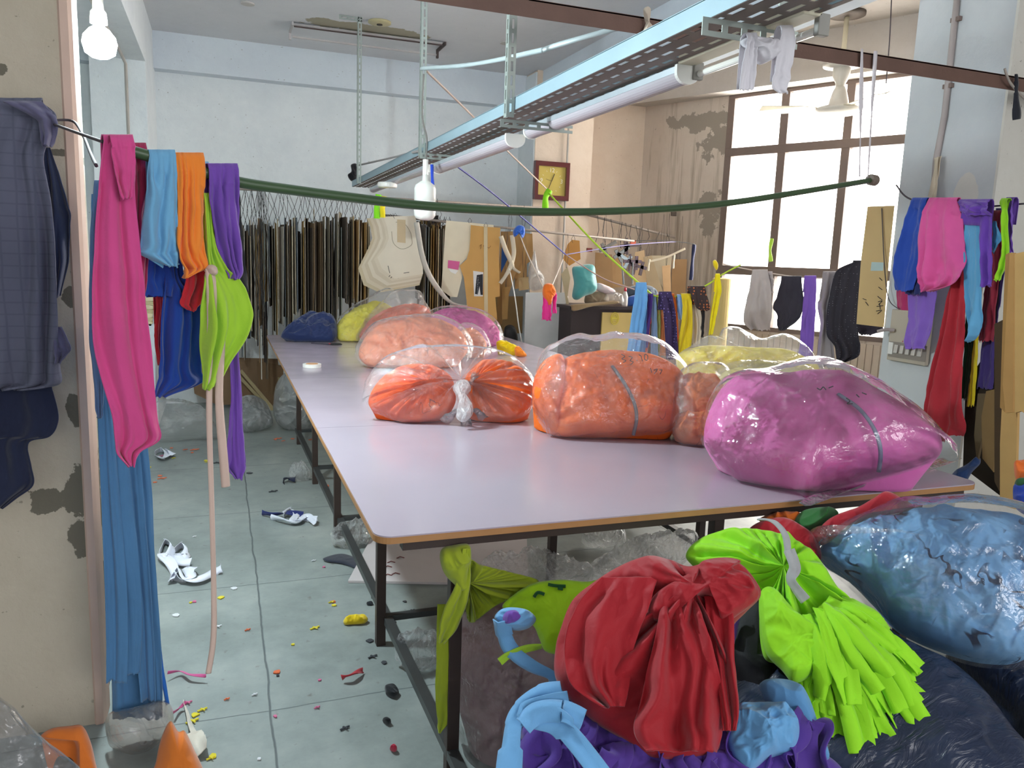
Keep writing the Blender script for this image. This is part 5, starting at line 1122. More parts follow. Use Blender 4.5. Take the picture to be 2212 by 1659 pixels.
# ================================================================ CLOTHS AGAINST THE WINDOW
VP_ = Plane(P(1700, 650, Y=5.2), 0, (-.5, -.86))
def hv(label, rows, off, mat, folds=2, amp=.03, seed=0, **k): return hang(label, rows, VP_.off(off), mat, folds, amp, seed, NU=26, NV=50, hem=2, side=1.5, **k)
tcord('pale cord carrying the clothes across the window', [VP_.at(1560, 570), VP_.at(1640, 586), VP_.at(1740, 600), VP_.at(1800, 596), VP_.at(1870, 560)], .005, mc_)
hv('light grey cloth leftmost before the window', [(586, 1624, 1658), (620, 1618, 1664), (660, 1608, 1666), (695, 1605, 1664), (712, 1620, 1662)], .02, '#b4aaa8', 2.4, .03, 90)
hv('grey loop of cloth right of the light grey cloth', [(590, 1656, 1668), (610, 1662, 1670), (632, 1662, 1669)], .0, '#aaa0a0', 1, .02, 91)
hv('ragged black cloth before the window', [(600, 1688, 1730), (640, 1676, 1734), (662, 1668, 1732), (680, 1676, 1728), (696, 1676, 1716), (712, 1680, 1692)], .02, '#33303c', 1.6, .03, 92, )
hv('purple cloth before the window', [(599, 1738, 1763), (660, 1732, 1760), (720, 1728, 1756), (768, 1724, 1754)], .04, '#7b57b6', 1.4, .02, 93)
hv('dull grey cloth hanging long beside the speckled black one', [(590, 1778, 1806), (640, 1768, 1796), (662, 1764, 1792), (700, 1770, 1792), (792, 1760, 1802)], .0, '#938c90', 2, .03, 94)
hv('large black speckled cloth nearest the card panel', [(566, 1842, 1862), (584, 1806, 1862), (620, 1794, 1860), (680, 1784, 1852), (722, 1784, 1850), (745, 1800, 1852), (768, 1804, 1848), (782, 1806, 1816)], .06, dotted('speckled_black', '#26232e', '#8f8a96', 55, .14), 2.4, .04, 95)
hv('dark cloth corner behind the card panel', [(690, 1850, 1900), (712, 1850, 1905), (722, 1856, 1880)], .0, '#2b2531', 1, .02, 96, over=0)
strap('lime and white tag hanging on the window mullion', [P(1668, 515, Y=5.6), P(1664, 540, Y=5.6), P(1666, 565, Y=5.6)], .035, cloth('#b5df4a'), wdir=(1, 0, 0))
# ================================================================ BOARDS AT RIGHT EDGE
m_t = plain('tan_board_right', '#b98f58', .8, var=.08)
for i, (poly, off, c_, lb) in enumerate([
    ([(2086, 830), (2170, 700), (2166, 1075), (2080, 1010)], -.14, '#2e261f', 'dark sheet added for the darkness between the column and the tan boards'),  # added sheet, the darkness of the gap put in as colour
    ([(2192, 548), (2230, 540), (2230, 905), (2206, 888), (2192, 892)], .22, '#c6a066', 'wide tan board at the right picture edge'),
    ([(2181, 546), (2190, 546), (2188, 890), (2172, 892), (2166, 830)], .18, '#b98f58', 'tan board second from the right edge'),
    ([(2172, 550), (2180, 546), (2170, 890), (2160, 880), (2165, 720)], .14, '#a67f4c', 'tan board third from the right edge'),
    ([(2164, 880), (2198, 890), (2192, 1100), (2160, 1090), (2160, 960)], .12, '#c09a62', 'lower hanging tan board at the right'),
    ([(2130, 845), (2152, 840), (2146, 1020), (2122, 990), (2120, 900)], .02, '#7d6340', 'dim brown board low beside the column'),
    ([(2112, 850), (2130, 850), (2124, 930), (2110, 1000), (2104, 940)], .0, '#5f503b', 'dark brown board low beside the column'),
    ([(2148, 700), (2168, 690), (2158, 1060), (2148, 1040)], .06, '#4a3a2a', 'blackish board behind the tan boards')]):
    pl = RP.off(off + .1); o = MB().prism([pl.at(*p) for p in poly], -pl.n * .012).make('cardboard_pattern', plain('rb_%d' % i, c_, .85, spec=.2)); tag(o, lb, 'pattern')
rk = tag(MB().box((3.95, 2.2, 0), (4.6, 3.2, .02)).make('floor_shade_slab', plain('floor_shade_dark', '#3b332d', .8)), 'dark slab added as shade at the foot of the right column', 'board')  # flat slab whose dark colour stands in for shade on the floor
for lb, poly, c_, sd in (('orange and yellow scraps at the right edge', [(2190, 1005), (2200, 998), (2240, 1000), (2240, 1040), (2200, 1045)], '#e8702a', 97), ('blue cloth scraps below the orange ones at the right edge', [(2188, 1055), (2200, 1045), (2240, 1045), (2240, 1115), (2196, 1100)], '#2340a0', 98), ('dark green scrap between orange and blue at the right edge', [(2192, 1042), (2210, 1036), (2240, 1038), (2240, 1056), (2200, 1058)], '#2c5c36', 99)):
    tag(lump('scrap_pile', poly, Plane(P(2212, 1060, X=3.2), 30), .06, cloth(c_), seed=sd, amp=.05, freq=14, N=70, M=16), lb, 'scrap')
tag(lump('dark_blue_rag', [(2052, 1040), (2062, 1018), (2090, 1002), (2112, 985), (2118, 1000), (2100, 1020), (2082, 1045)], Plane(P(2085, 1040, X=3.6), 20), .05, cloth('#27406e'), seed=100, amp=.04, freq=14, N=70, M=16), 'dark blue crumpled rag on the floor behind the table corner', 'cloth')
# ================================================================ FOREGROUND PILE OF SACKS AND CLOTHS
def HP(x, y, Y, tilt=48): return Plane(P(x, y, Y=Y), tilt)
def pile(name, label, cat, poly, pl, bulge, mat, seed, **k):
    if isinstance(mat, str): mat = cloth(mat)
    return tag(lump(name, poly, pl, bulge, mat, seed=seed, **k), label, cat)
# navy polythene sacks
m_navy = plain('navy_polythene', '#1c2335', .32, var=.25, coat=.3)
t = NT('navy_sack'); t.link(t.mix(t.noise(3, 4), lin('#1d2538'), lin('#2a3550')), t.b.inputs['Base Color']); t.b.inputs['Roughness'].default_value = .28
t.bump(t.math('ABSOLUTE', t.math('SUBTRACT', t.noise(10, 5, stretch=(1, 3, 1), dist=1), .5)), .6, .02); m_navy = t.m
NP = HP(1950, 1500, 1.42, 56).off(-.07)
pile('navy_sack', 'large dark navy polythene sack under the lime fringe', 'sack', [(1480, 1560), (1600, 1450), (1760, 1390), (1870, 1340), (1960, 1390), (2060, 1440), (2130, 1500), (2190, 1580), (2235, 1640), (2260, 1760), (2000, 1830), (1700, 1830), (1500, 1760)], NP, .12, m_navy, 101, amp=.04, freq=5, fine=.008, base=.0, N=180, M=50)
pile('navy_sack', 'blackish navy sack in the lower right corner', 'sack', [(2040, 1420), (2120, 1400), (2230, 1380), (2330, 1420), (2380, 1600), (2360, 1760), (2240, 1690), (2180, 1560), (2100, 1480)], HP(2180, 1500, 1.5, 56), .10, m_navy, 102, amp=.04, freq=5, fine=.006, base=.0)
# light blue bag
LB = HP(2000, 1300, 1.62, 42)
lbt = thing('plastic_bag', 'big clear bag stuffed with light blue fabric at the right', 'plastic bag', (2.3, 1.7, .3))
lump('fabric_contents', [(1768, 1205), (1800, 1160), (1880, 1130), (1980, 1110), (2080, 1105), (2200, 1125), (2290, 1190), (2300, 1320), (2220, 1420), (2140, 1432), (2040, 1408), (1940, 1362), (1880, 1300), (1830, 1250)], LB, .14, veined('#79abd6', '#1e2b4a', 8, w=.02), lbt, seed=103, amp=.08, freq=7.5, fine=.026, N=220, M=80, back=1.0)
lump('film', [(1742, 1195), (1745, 1160), (1765, 1185), (1800, 1150), (1860, 1125), (1930, 1095), (2010, 1090), (2060, 1086), (2130, 1088), (2230, 1110), (2310, 1180), (2320, 1330), (2240, 1430), (2140, 1444), (2040, 1420), (1930, 1372), (1865, 1300), (1800, 1240)], LB.off(.04), .20, film('clear_polythene_b', haze=.04, rough=.06, wr=9, bstr=.5), lbt, seed=104, amp=.03, freq=5, fine=.006, N=220, M=60, open_=True)
# things behind it near the table edge
EDG = HP(1700, 1160, 1.92, 30)
pile('orange_scraps', 'orange scraps behind the red cloths below the table edge', 'scrap', [(1640, 1125), (1660, 1112), (1700, 1108), (1735, 1112), (1740, 1135), (1690, 1140)], EDG.off(-.12), .04, '#e8762a', 105, amp=.05, freq=18, N=80, M=18)
pile('green_cloth', 'dark green cloth bundle under the table edge', 'cloth', [(1715, 1135), (1728, 1108), (1760, 1098), (1800, 1098), (1812, 1115), (1795, 1140), (1750, 1155)], EDG.off(-.08), .05, '#2f6b34', 106, amp=.04, freq=12, N=90, M=20)
pile('red_cloth', 'red cloth left of the green bundle behind the lime one', 'cloth', [(1615, 1150), (1640, 1128), (1690, 1118), (1730, 1135), (1765, 1165), (1770, 1215), (1700, 1210), (1640, 1180)], EDG.off(-.02), .05, '#a81f2a', 107, amp=.035, freq=9)
pile('red_cloth', 'red cloth draped right of the green bundle to the table corner', 'cloth', [(1760, 1160), (1790, 1122), (1850, 1098), (1885, 1078), (1915, 1062), (1950, 1078), (1978, 1098), (1955, 1104), (1900, 1112), (1850, 1135), (1800, 1165), (1775, 1178)], EDG.off(-.02), .05, '#b02632', 108, amp=.03, freq=9)
# mauve sack with clear film, left
MBP = HP(1080, 1500, 2.28, 12)
mbt = thing('plastic_bag', 'tall clear sack with dull mauve contents behind the near table leg', 'plastic bag', (.95, 2.3, 0))
lump('fabric_contents', [(965, 1400), (985, 1345), (1040, 1300), (1120, 1290), (1200, 1330), (1240, 1430), (1250, 1560), (1220, 1700), (1110, 1780), (1040, 1700), (1000, 1560), (975, 1470)], MBP, .14, cloth('#a88488'), mbt, seed=109, amp=.03, freq=5, back=1)
lump('film', [(945, 1400), (955, 1350), (1000, 1305), (1060, 1280), (1140, 1275), (1220, 1320), (1262, 1430), (1270, 1560), (1230, 1720), (1110, 1800), (1030, 1700), (985, 1570), (955, 1480)], MBP.off(.015), .16, film('clear_polythene_c', haze=.12, rough=.07, wr=16, bstr=.6, stretch=(1.4, 1.4, .7)), mbt, seed=110, amp=.05, freq=6, fine=.01, open_=True, N=200, M=50)
# under-table clear plastics and white panel
q = [P(x, y, z=.012) for x, y in ((800, 1165), (1138, 1165), (1142, 1262), (752, 1255))]
tag(MB().prism([v - Vector((0, 0, .01)) for v in q], (0, 0, .012)).make('white_board', plain('dirty_white_board', '#c4bcbc', .5, var=.08)), 'white board lying on the floor under the table', 'board')
for lb, poly, pp, sd, h in (('crumpled clear plastic on the floor right of the white board', [(1030, 1235), (1060, 1205), (1110, 1210), (1130, 1195), (1180, 1200), (1240, 1215), (1290, 1240), (1240, 1262), (1130, 1262), (1060, 1262)], (1150, 1262), 111, .10),
                       ('large milky plastic sheet heap behind the red cloth', [(1255, 1255), (1290, 1215), (1330, 1190), (1380, 1170), (1440, 1158), (1500, 1152), (1508, 1175), (1480, 1215), (1440, 1255), (1360, 1268)], (1380, 1268), 112, .10),
                       ('clear plastic crumple with orange scrap under the table', [(1255, 1160), (1280, 1145), (1320, 1142), (1350, 1150), (1345, 1175), (1300, 1185), (1265, 1178)], (1300, 1185), 113, .06),
                       ('small clear crumple by the second table leg', [(712, 1160), (725, 1145), (760, 1130), (792, 1135), (795, 1170), (760, 1185), (725, 1180)], (755, 1185), 114, .06),
                       ('clear plastic lump beside the near foot rail', [(850, 1400), (870, 1375), (910, 1368), (945, 1375), (950, 1420), (920, 1450), (870, 1440)], (900, 1450), 115, .08),
                       ('clear bag crumple on the open floor left of the table', [(624, 1018), (632, 1008), (650, 1005), (670, 1015), (672, 1034), (650, 1040), (630, 1036)], (648, 1040), 116, .06)):
    pile('clear_plastic', lb, 'plastic', poly, Plane(P(*pp, z=.002), 50), h, film('bright_crumpled_polythene', haze=.36, rough=.06, wr=20, bstr=.7), sd, amp=.09, freq=12, fine=.03, base=.001, N=120, M=30, jit=.01)
# lime left cloth with green ink
LL = HP(1200, 1330, 1.95, 40)
pile('lime_cloth', 'lime green cloth with dark green blots left of the red heap', 'cloth', [(1085, 1310), (1110, 1285), (1150, 1262), (1210, 1254), (1270, 1258), (1320, 1250), (1340, 1280), (1300, 1330), (1260, 1380), (1225, 1412), (1180, 1408), (1165, 1380), (1150, 1350), (1110, 1330)], LL, .06, cloth('#b2e41c', rough=.7), 117, amp=.025, freq=8, fine=.006)
o = scribble('dark_green_blot', [[(1154, 1290), (1162, 1280), (1176, 1284)], [(1184, 1262), (1200, 1265), (1222, 1266)], [(1205, 1270), (1216, 1272)]], LL.off(.064), .005, cloth('#1f5a2a'), COL.objects[-1])
# olive-lime cloth knotted on the table leg
kn = thing('knotted_cloth', 'olive lime cloth knotted round the near table leg', 'cloth', P(985, 1570, Y=2.05))
KP = Plane(P(985, 1250, Y=2.06), 0, (-.2, -1)); m_ol = cloth('#9cab28')
lump('knot', [(950, 1205), (955, 1185), (975, 1178), (1010, 1175), (1018, 1195), (1014, 1240), (1005, 1275), (975, 1255), (958, 1235)], KP.off(.02), .05, m_ol, kn, seed=118, amp=.03, freq=14, N=90, M=20)
drape('tail', [(1180, 1000, 1014), (1250, 985, 1013), (1300, 962, 1006), (1350, 948, 985), (1378, 945, 958)], KP.off(.035), m_ol, kn, folds=1.6, amp=.012, over=0, seed=3, NU=20)
drape('tail', [(1300, 944, 985), (1400, 942, 982), (1480, 940, 978), (1540, 944, 975), (1574, 946, 950)], KP.off(-.05), m_ol, kn, folds=1.2, amp=.01, over=0, seed=5, NU=16)
lump('stretched_band', [(1005, 1205), (1040, 1220), (1100, 1235), (1165, 1256), (1120, 1285), (1070, 1310), (1020, 1345), (1006, 1320), (1004, 1260)], KP.off(-.03), .03, m_ol, kn, seed=119, amp=.0, centre=(1010, 1250), radial=6, ramp_=-.05, N=120, M=26)
# purple heap and strips at the bottom
PUP = HP(1400, 1620, 1.50, 52)
m_pv = cloth('#573a94')
pile('purple_heap', 'heap of purple cloth strips along the bottom under the red cloth', 'cloth', [(1095, 1600), (1120, 1540), (1180, 1515), (1260, 1530), (1330, 1580), (1420, 1620), (1520, 1620), (1600, 1575), (1680, 1590), (1760, 1620), (1830, 1680), (1830, 1800), (1500, 1830), (1150, 1810)], PUP.off(-.05), .09, m_pv, 120, amp=.06, freq=7, fine=.014, N=240, M=60, base=.0)
pile('pale_blue_heap', 'crumpled light blue cloth right of the red one at the bottom', 'cloth', [(1568, 1580), (1590, 1530), (1650, 1520), (1700, 1535), (1726, 1580), (1710, 1625), (1660, 1640), (1620, 1665), (1585, 1640)], PUP.off(.05), .07, cloth('#69a5d6', rough=.7), 121, amp=.06, freq=11, fine=.015, N=150, M=40)
pile('pale_blue_cloth', 'flat light blue cloth under the lime fringe', 'cloth', [(1640, 1480), (1700, 1470), (1740, 1500), (1770, 1580), (1790, 1640), (1730, 1620), (1680, 1560)], PUP.off(.0), .05, '#5f97c8', 122, amp=.03, freq=9)
m_ls = cloth('#6fa8d8', rough=.75)
def rib(label, pts, w, pl, mat, seed, cat='strip', name='cloth_strip', parent=None, twist=.8, wd=None):
    P3 = [pl.at(x, y) + pl.n * (o_[0] if o_ else .01) for x, y, *o_ in pts]
    o = ribbon(name, P3, w, mat, parent, wdir=wd or pl.side, twist=twist, seed=seed, n=50, thick=.003)
    return o if parent is not None else tag(o, label, cat)
SP_ = HP(1150, 1450, 1.75, 30)
rib('light blue strip trailing from the rosette to the red cloth', [(1085, 1345, .05), (1090, 1375), (1110, 1410), (1150, 1440), (1190, 1460), (1220, 1490)], [.05, .04, .035, .035, .05], SP_, m_ls, 1)
pile('blue_rosette', 'curled light blue and purple strip rosette left of the lime cloth', 'strip', [(1068, 1335), (1080, 1318), (1105, 1312), (1140, 1318), (1158, 1338), (1140, 1358), (1110, 1362), (1085, 1350)], SP_, .05, m_ls, 123, amp=.04, freq=16, N=80, M=20)
pile('purple_rosette', 'purple core curled inside the light blue rosette', 'strip', [(1085, 1338), (1092, 1322), (1115, 1318), (1128, 1332), (1118, 1346), (1095, 1350)], SP_.off(.035), .035, m_pu, 124, amp=.03, freq=20, N=60, M=16)
rib('broad light blue strip looping at the lower left of the pile', [(1215, 1500), (1170, 1510), (1130, 1540), (1112, 1570), (1105, 1620), (1098, 1700)], [.06, .055, .05, .045, .06], PUP.off(.13), m_ls, 2, twist=.3)
rib('light blue strip running diagonally over the purple heap', [(1230, 1520), (1180, 1530), (1140, 1545), (1200, 1560), (1240, 1600), (1290, 1665), (1330, 1720)], [.05, .05, .06, .045, .045], PUP.off(.14), m_ls, 3, twist=.3)
rib('second light blue strip beside the red cloth foot', [(1130, 1570), (1160, 1545), (1215, 1540), (1260, 1560)], .05, PUP.off(.15), m_ls, 4, twist=.3)
rib('lime strip lying on the clear sack', [(1080, 1430), (1100, 1415), (1135, 1402), (1170, 1396)], .02, SP_, m_li, 5)
random.seed(9)
for i in range(24):
    x0 = 1165 + i * 26 + random.uniform(-12, 12); y0 = 1560 + (60 if 1300 < x0 < 1560 else 0) + random.uniform(0, 25)
    rib('purple cloth strip trailing down the heap at the bottom edge', [(x0, y0, .05), (x0 + random.uniform(-20, 20), y0 + 30, .06), (x0 + random.uniform(-30, 40), y0 + 75, .05), (x0 + random.uniform(-30, 50), y0 + 130, .03)], random.uniform(.05, .085), PUP, m_pv, i, twist=random.uniform(-2, 2)); COL.objects[-1]['group'] = 'purple strips on the heap'
# black roll
BKP = HP(1630, 1400, 1.72, 30)
pile('black_cloth_roll', 'black cloth roll between the red and lime cloths', 'cloth', [(1582, 1345), (1620, 1300), (1645, 1285), (1650, 1340), (1648, 1400), (1680, 1430), (1688, 1480), (1672, 1525), (1630, 1540), (1590, 1520), (1570, 1450)], BKP, .07, cloth('#16151a', rough=.6), 125, amp=.03, freq=6)
rib('purple strip end between red cloth and black roll', [(1590, 1325), (1582, 1355), (1578, 1390)], .03, BKP.off(.06), m_pu, 6)
# lime tied bundle with fringe
LMP = HP(1700, 1350, 1.66, 46)
lm = thing('lime_bundle', 'lime green tied cloth bundle with a long fringe of cut strips', 'cloth', LMP.at(1750, 1600))
m_lm = cloth('#98e01e', rough=.65, sheen=.15); 
lump('bundle_body', [(1482, 1205), (1510, 1168), (1560, 1150), (1610, 1145), (1665, 1152), (1720, 1172), (1765, 1205), (1800, 1260), (1840, 1310), (1890, 1350), (1915, 1385), (1880, 1420), (1800, 1440), (1720, 1480), (1690, 1440), (1650, 1420), (1640, 1340), (1650, 1290), (1600, 1260), (1540, 1250)], LMP, .10, m_lm, lm, seed=126, amp=.045, freq=6, fine=.010, centre=(1690, 1260), radial=4, ramp_=-.05, N=240, M=60)
lump('folded_end', [(1640, 1290), (1670, 1270), (1720, 1330), (1780, 1370), (1790, 1410), (1750, 1460), (1715, 1475), (1690, 1450), (1650, 1400)], LMP.off(.09), .05, m_lm, lm, seed=127, amp=.05, freq=7, fine=.01)
random.seed(4)
ends = catmull([(1925, 1392), (1975, 1440), (1992, 1490), (1998, 1545), (1996, 1600), (1950, 1625), (1905, 1650), (1865, 1675), (1820, 1660), (1785, 1620), (1750, 1570)], 30)
for lay, (cnt, k_) in enumerate(((21, 1.0), (17, .84), (12, .66))):
    for i in range(cnt):
        f_ = i / (cnt - 1); ex, ey = ends[int(f_ * 29)]
        sx, sy = 1800 - 70 * f_ + random.uniform(-12, 12), 1330 + 40 * f_ + random.uniform(-15, 20)
        kk = k_ * random.uniform(.90, 1.03); ex, ey = sx + (ex - sx) * kk + random.uniform(-12, 12), sy + (ey - sy) * kk + random.uniform(-12, 12)
        h = .045 + .03 * lay + random.uniform(-.016, .016)
        bx, by = random.uniform(-16, 16), random.uniform(-12, 12)
        aa = math.atan2(ey - sy, ex - sx)
        rib('', [(sx, sy, h), (sx + (ex - sx) * .3 + bx * .5, sy + (ey - sy) * .3 + by * .5, h + .02), (sx + (ex - sx) * .65 + bx, sy + (ey - sy) * .65 + by, h + .008), (ex, ey, h - .03)], [.028, .034, .038, random.uniform(.036, .046), random.uniform(.036, .05)], LMP, m_lm, i + lay * 7, name='strip', parent=lm, twist=random.uniform(-.6, .6), wd=LMP.side * math.sin(aa) + LMP.up * math.cos(aa))
rib('', [(1640, 1156, .10), (1668, 1176, .145), (1692, 1210, .16), (1700, 1250, .15), (1716, 1275, .14)], .018, LMP, cloth('#a9a9a9'), 7, name='grey_tie', parent=lm, twist=.2)
rib('', [(1700, 1240, .155), (1712, 1275, .15), (1705, 1300, .14), (1735, 1338, .13)], .03, LMP, cloth('#a9a9a9'), 8, name='grey_tie', parent=lm, twist=.8)
# big red cloth
RDP = HP(1420, 1400, 1.58, 36)
m_rd = cloth('#a21622', rough=.6, sheen=.2)
rd = thing('red_cloth', 'big crumpled red cloth heaped in the front of the pile', 'cloth', RDP.at(1420, 1640))
lump('main_heap', [(1200, 1400), (1212, 1355), (1235, 1300), (1280, 1262), (1340, 1225), (1400, 1205), (1450, 1215), (1500, 1232), (1545, 1215), (1600, 1225), (1635, 1262), (1642, 1290), (1612, 1322), (1580, 1360), (1578, 1420), (1586, 1500), (1592, 1555), (1560, 1580), (1548, 1625), (1480, 1642), (1410, 1640), (1350, 1600), (1290, 1565), (1240, 1520), (1200, 1465)], RDP, .12, m_rd, rd, seed=130, amp=.075, freq=4.6, fine=.014, centre=(1490, 1290), radial=2.0, ramp_=-.07, N=280, M=90)
lump('upper_fold', [(1495, 1235), (1520, 1212), (1565, 1205), (1600, 1212), (1585, 1230), (1620, 1245), (1640, 1288), (1600, 1325), (1560, 1345), (1545, 1300), (1510, 1290), (1470, 1320), (1440, 1345), (1400, 1330), (1410, 1290), (1450, 1260)], RDP.off(.085), .05, m_rd, rd, seed=131, amp=.05, freq=8, fine=.01, N=180, M=40)
drape('falling_fold', [(1300, 1430, 1500), (1360, 1420, 1520), (1440, 1400, 1545), (1520, 1385, 1565), (1580, 1370, 1560), (1625, 1395, 1548)], RDP.off(.10), m_rd, rd, folds=3.4, amp=.045, over=0, seed=5, NU=70, NV=80, hem=1)
drape('falling_fold', [(1290, 1520, 1580), (1360, 1530, 1582), (1450, 1545, 1585), (1540, 1555, 1592), (1580, 1560, 1586)], RDP.off(.09), m_rd, rd, folds=1.6, amp=.02, over=0, seed=8, NU=30, NV=60, hem=1)
drape('falling_fold', [(1250, 1300, 1420), (1320, 1245, 1400), (1400, 1222, 1370), (1480, 1235, 1360), (1530, 1300, 1350)], RDP.off(.095), m_rd, rd, folds=2.0, amp=.03, over=0, seed=12, NU=50, NV=60, hem=1)
# ================================================================ FLOOR: LEFT CORNER AND SCRAPS
def fl(name, label, cat, poly, h, mat, seed, tilt=60, amp=.03, freq=12, N=70, M=16, group=None, **k):
    b = max(p[1] for p in poly); o = pile(name, label, cat, poly, Plane(P(sum(p[0] for p in poly) / len(poly), b, z=.001), tilt), h, mat, seed, base=.001, amp=amp, freq=freq, N=N, M=M, **k)
    if group: o['group'] = group
    return o
fl('orange_cloth', 'orange cloth standing crumpled on the floor by the left pillar foot', 'cloth', [(332, 1700), (338, 1640), (350, 1590), (368, 1558), (385, 1580), (400, 1580), (420, 1620), (440, 1665), (440, 1700)], .07, '#d8762a', 140, 20, .03, 7, 100, 26)
fl('orange_cloth', 'bent orange cloth lying at the very foot of the pillar', 'cloth', [(88, 1592), (110, 1574), (150, 1568), (178, 1568), (195, 1600), (205, 1640), (212, 1690), (175, 1690), (170, 1640), (160, 1602), (130, 1598)], .05, '#d6722a', 141, 30, .02, 8, 100, 24, centre=(172, 1600))
pile('plastic_sheet', 'crumpled grey clear plastic sheet in the lower left corner', 'plastic', [(-40, 1505), (20, 1520), (60, 1562), (100, 1600), (140, 1630), (180, 1670), (170, 1720), (-40, 1720)], Plane(P(60, 1650, Y=1.95), 30), .06, film('grey_corner_film', tint='#c9c9cc', haze=.16, rough=.2, wr=9), 142, amp=.07, freq=6, fine=.02)
fl('clear_bag', 'dull clear bag with orange inside at the foot of the blue strips', 'plastic bag', [(232, 1545), (290, 1530), (360, 1515), (375, 1560), (350, 1600), (300, 1630), (250, 1620), (232, 1600)], .10, film('dull_film', tint='#d8c8c0', haze=.2, rough=.2, wr=12), 143, 40, .04, 8, 100, 26)
pile('dark_shadow_lump', 'dark lump added as shadow behind the bent orange cloth', 'cloth', [(110, 1610), (150, 1600), (165, 1620), (172, 1690), (120, 1690)], Plane(P(140, 1690, Y=2.5), 20), .03, '#3a3128', 144, N=50, M=12)  # dark lump whose colour stands for the shadow behind the cloth
fl('clear_plastic', 'large clear plastic bag lying by the back wall behind the ties', 'plastic bag', [(332, 880), (350, 868), (380, 868), (420, 875), (450, 895), (470, 930), (465, 948), (420, 948), (360, 955), (335, 945)], .16, FB2, 145, 35, .09, 5, 120, 34, fine=.02)
fl('clear_plastic', 'grey plastic sheet crumpled by the back wall right of the clear bag', 'plastic bag', [(505, 870), (540, 855), (575, 870), (590, 910), (575, 925), (530, 935), (510, 915)], .1, film('dark_film', tint='#9aa2a5', haze=.3, rough=.2, wr=9), 146, 35, .06, 6, 100, 26, fine=.02)
fl('clear_plastic', 'tall grey plastic bag under the far end of the table', 'plastic bag', [(592, 900), (592, 850), (602, 820), (625, 800), (660, 800), (690, 830), (700, 900), (690, 925), (620, 930)], .12, film('dark_film', tint='#9aa2a5', haze=.3), 147, 15, .05, 6, 100, 26)
pl = Plane(P(480, 870, Y=8.35), 8, (0, -1))
for i, (poly, c_, lb) in enumerate([([(412, 770), (600, 775), (608, 870), (470, 875), (420, 850)], '#7b6148', 'wide brown cardboard leaning on the back wall'), ([(555, 780), (612, 790), (612, 905), (560, 880)], '#6b5238', 'dark brown board leaning under the patterns'), ([(600, 815), (610, 815), (618, 925), (610, 927)], '#8a7d55', 'thin upright wooden lath by the table end')]):
    tag(MB().prism([pl.at(*p) for p in poly], pl.n * .012).make('leaning_board', plain('lean_%d' % i, c_, .85)), lb, 'board'); pl = pl.off(.06)
for i, (a, b) in enumerate((((516, 812), (600, 902)), ((520, 800), (598, 893)))):
    tag(MB().bar(pl.at(*a), pl.at(*b), .02, .03).make('wooden_stick', plain('stick_wood', '#9c8b68', .8)), 'slanting wooden stick leaning under the patterns, ' + ('lower' if i == 0 else 'upper') + ' of two', 'stick')
pl = Plane(P(325, 700, Y=7.4), 0, (0, -1))
for i in range(7):
    tag(MB().prism([pl.at(309 + i, 640 + i * 9), pl.at(330, 642 + i * 9), pl.at(332 - i, 650 + i * 9), pl.at(311 + i * 2, 650 + i * 9)], (0, .1, 0)).make('paper_stack', plain('paper_cream_%d' % (i % 2), ['#cdc2a0', '#b5a982'][i % 2], .8)), 'cream paper bundle seen between the pink and blue cloths', 'paper', 'cream paper bundles between the cloths')
tag(MB().prism([pl.at(316, 700), pl.at(335, 700), pl.at(336, 860), pl.at(316, 860)], (0, .2, 0)).make('white_sack', plain('white_sack', '#c5cdd6', .7)), 'white sack below the cream paper between the cloths', 'sack')
# white tape coils etc.
m_wt = cloth('#dfe2ee')
def coil(label, pts, w=.035, mat=m_wt, seed=0, cat='scrap', name='tape_scrap', group=None):
    P3 = [P(x, y, z=.012 + .02 * abs(math.sin(i * 1.9 + seed))) for i, (x, y) in enumerate(pts)]
    o = ribbon(name, P3, w, mat, wdir=(0, 0, 1), twist=2.5, n=60, seed=seed, thick=.002); return tag(o, label, cat, group)
coil('looped white fabric tape on the floor, upper part', [(345, 1195), (355, 1172), (372, 1180), (362, 1205), (350, 1200), (368, 1215), (378, 1235), (372, 1250)], seed=1, w=.05)
coil('white fabric tape loop right of the upper one', [(378, 1188), (392, 1178), (405, 1190), (398, 1200), (382, 1198), (390, 1212), (412, 1214)], seed=2, w=.05)
coil('white fabric tape bunch lying lower with a long tail', [(370, 1250), (385, 1232), (400, 1250), (420, 1252), (440, 1245), (462, 1235), (478, 1226)], seed=3, w=.05)
coil('broad white tape piece beside the bunch', [(375, 1240), (392, 1252), (412, 1244), (405, 1228), (420, 1235)], seed=4, w=.05)
coil('white tape scraps by the navy strip near the foot rail', [(612, 1112), (628, 1100), (640, 1112), (632, 1125), (655, 1120), (685, 1122)], seed=5, w=.04)
coil('second white tape beside the navy strip', [(585, 1118), (610, 1122), (640, 1130), (662, 1115), (682, 1128)], seed=6, w=.04)
coil('navy strip under the white tape on the floor', [(566, 1108), (590, 1112), (620, 1108), (655, 1112)], mat=cloth('#26306a'), seed=7, w=.04)
coil('white tape scraps near the back behind the ties', [(335, 978), (348, 972), (362, 980), (352, 990), (340, 985)], seed=8, w=.05)
coil('white tape scrap right of the other near the back', [(358, 975), (372, 978), (365, 985)], seed=9, w=.05)
coil('black ribbon scrap beside the clear crumple', [(612, 1040), (622, 1034), (638, 1034)], mat=cloth('#20243c'), seed=10, w=.05)
coil('thin pink ribbon strand on the floor', [(362, 1453), (390, 1450), (410, 1457), (445, 1460)], mat=cloth('#c55a8c'), seed=11, w=.012)
coil('red ribbon scrap on the floor by the foot rail', [(738, 1464), (760, 1457), (784, 1448)], mat=cloth('#b02a35'), seed=12, w=.022)
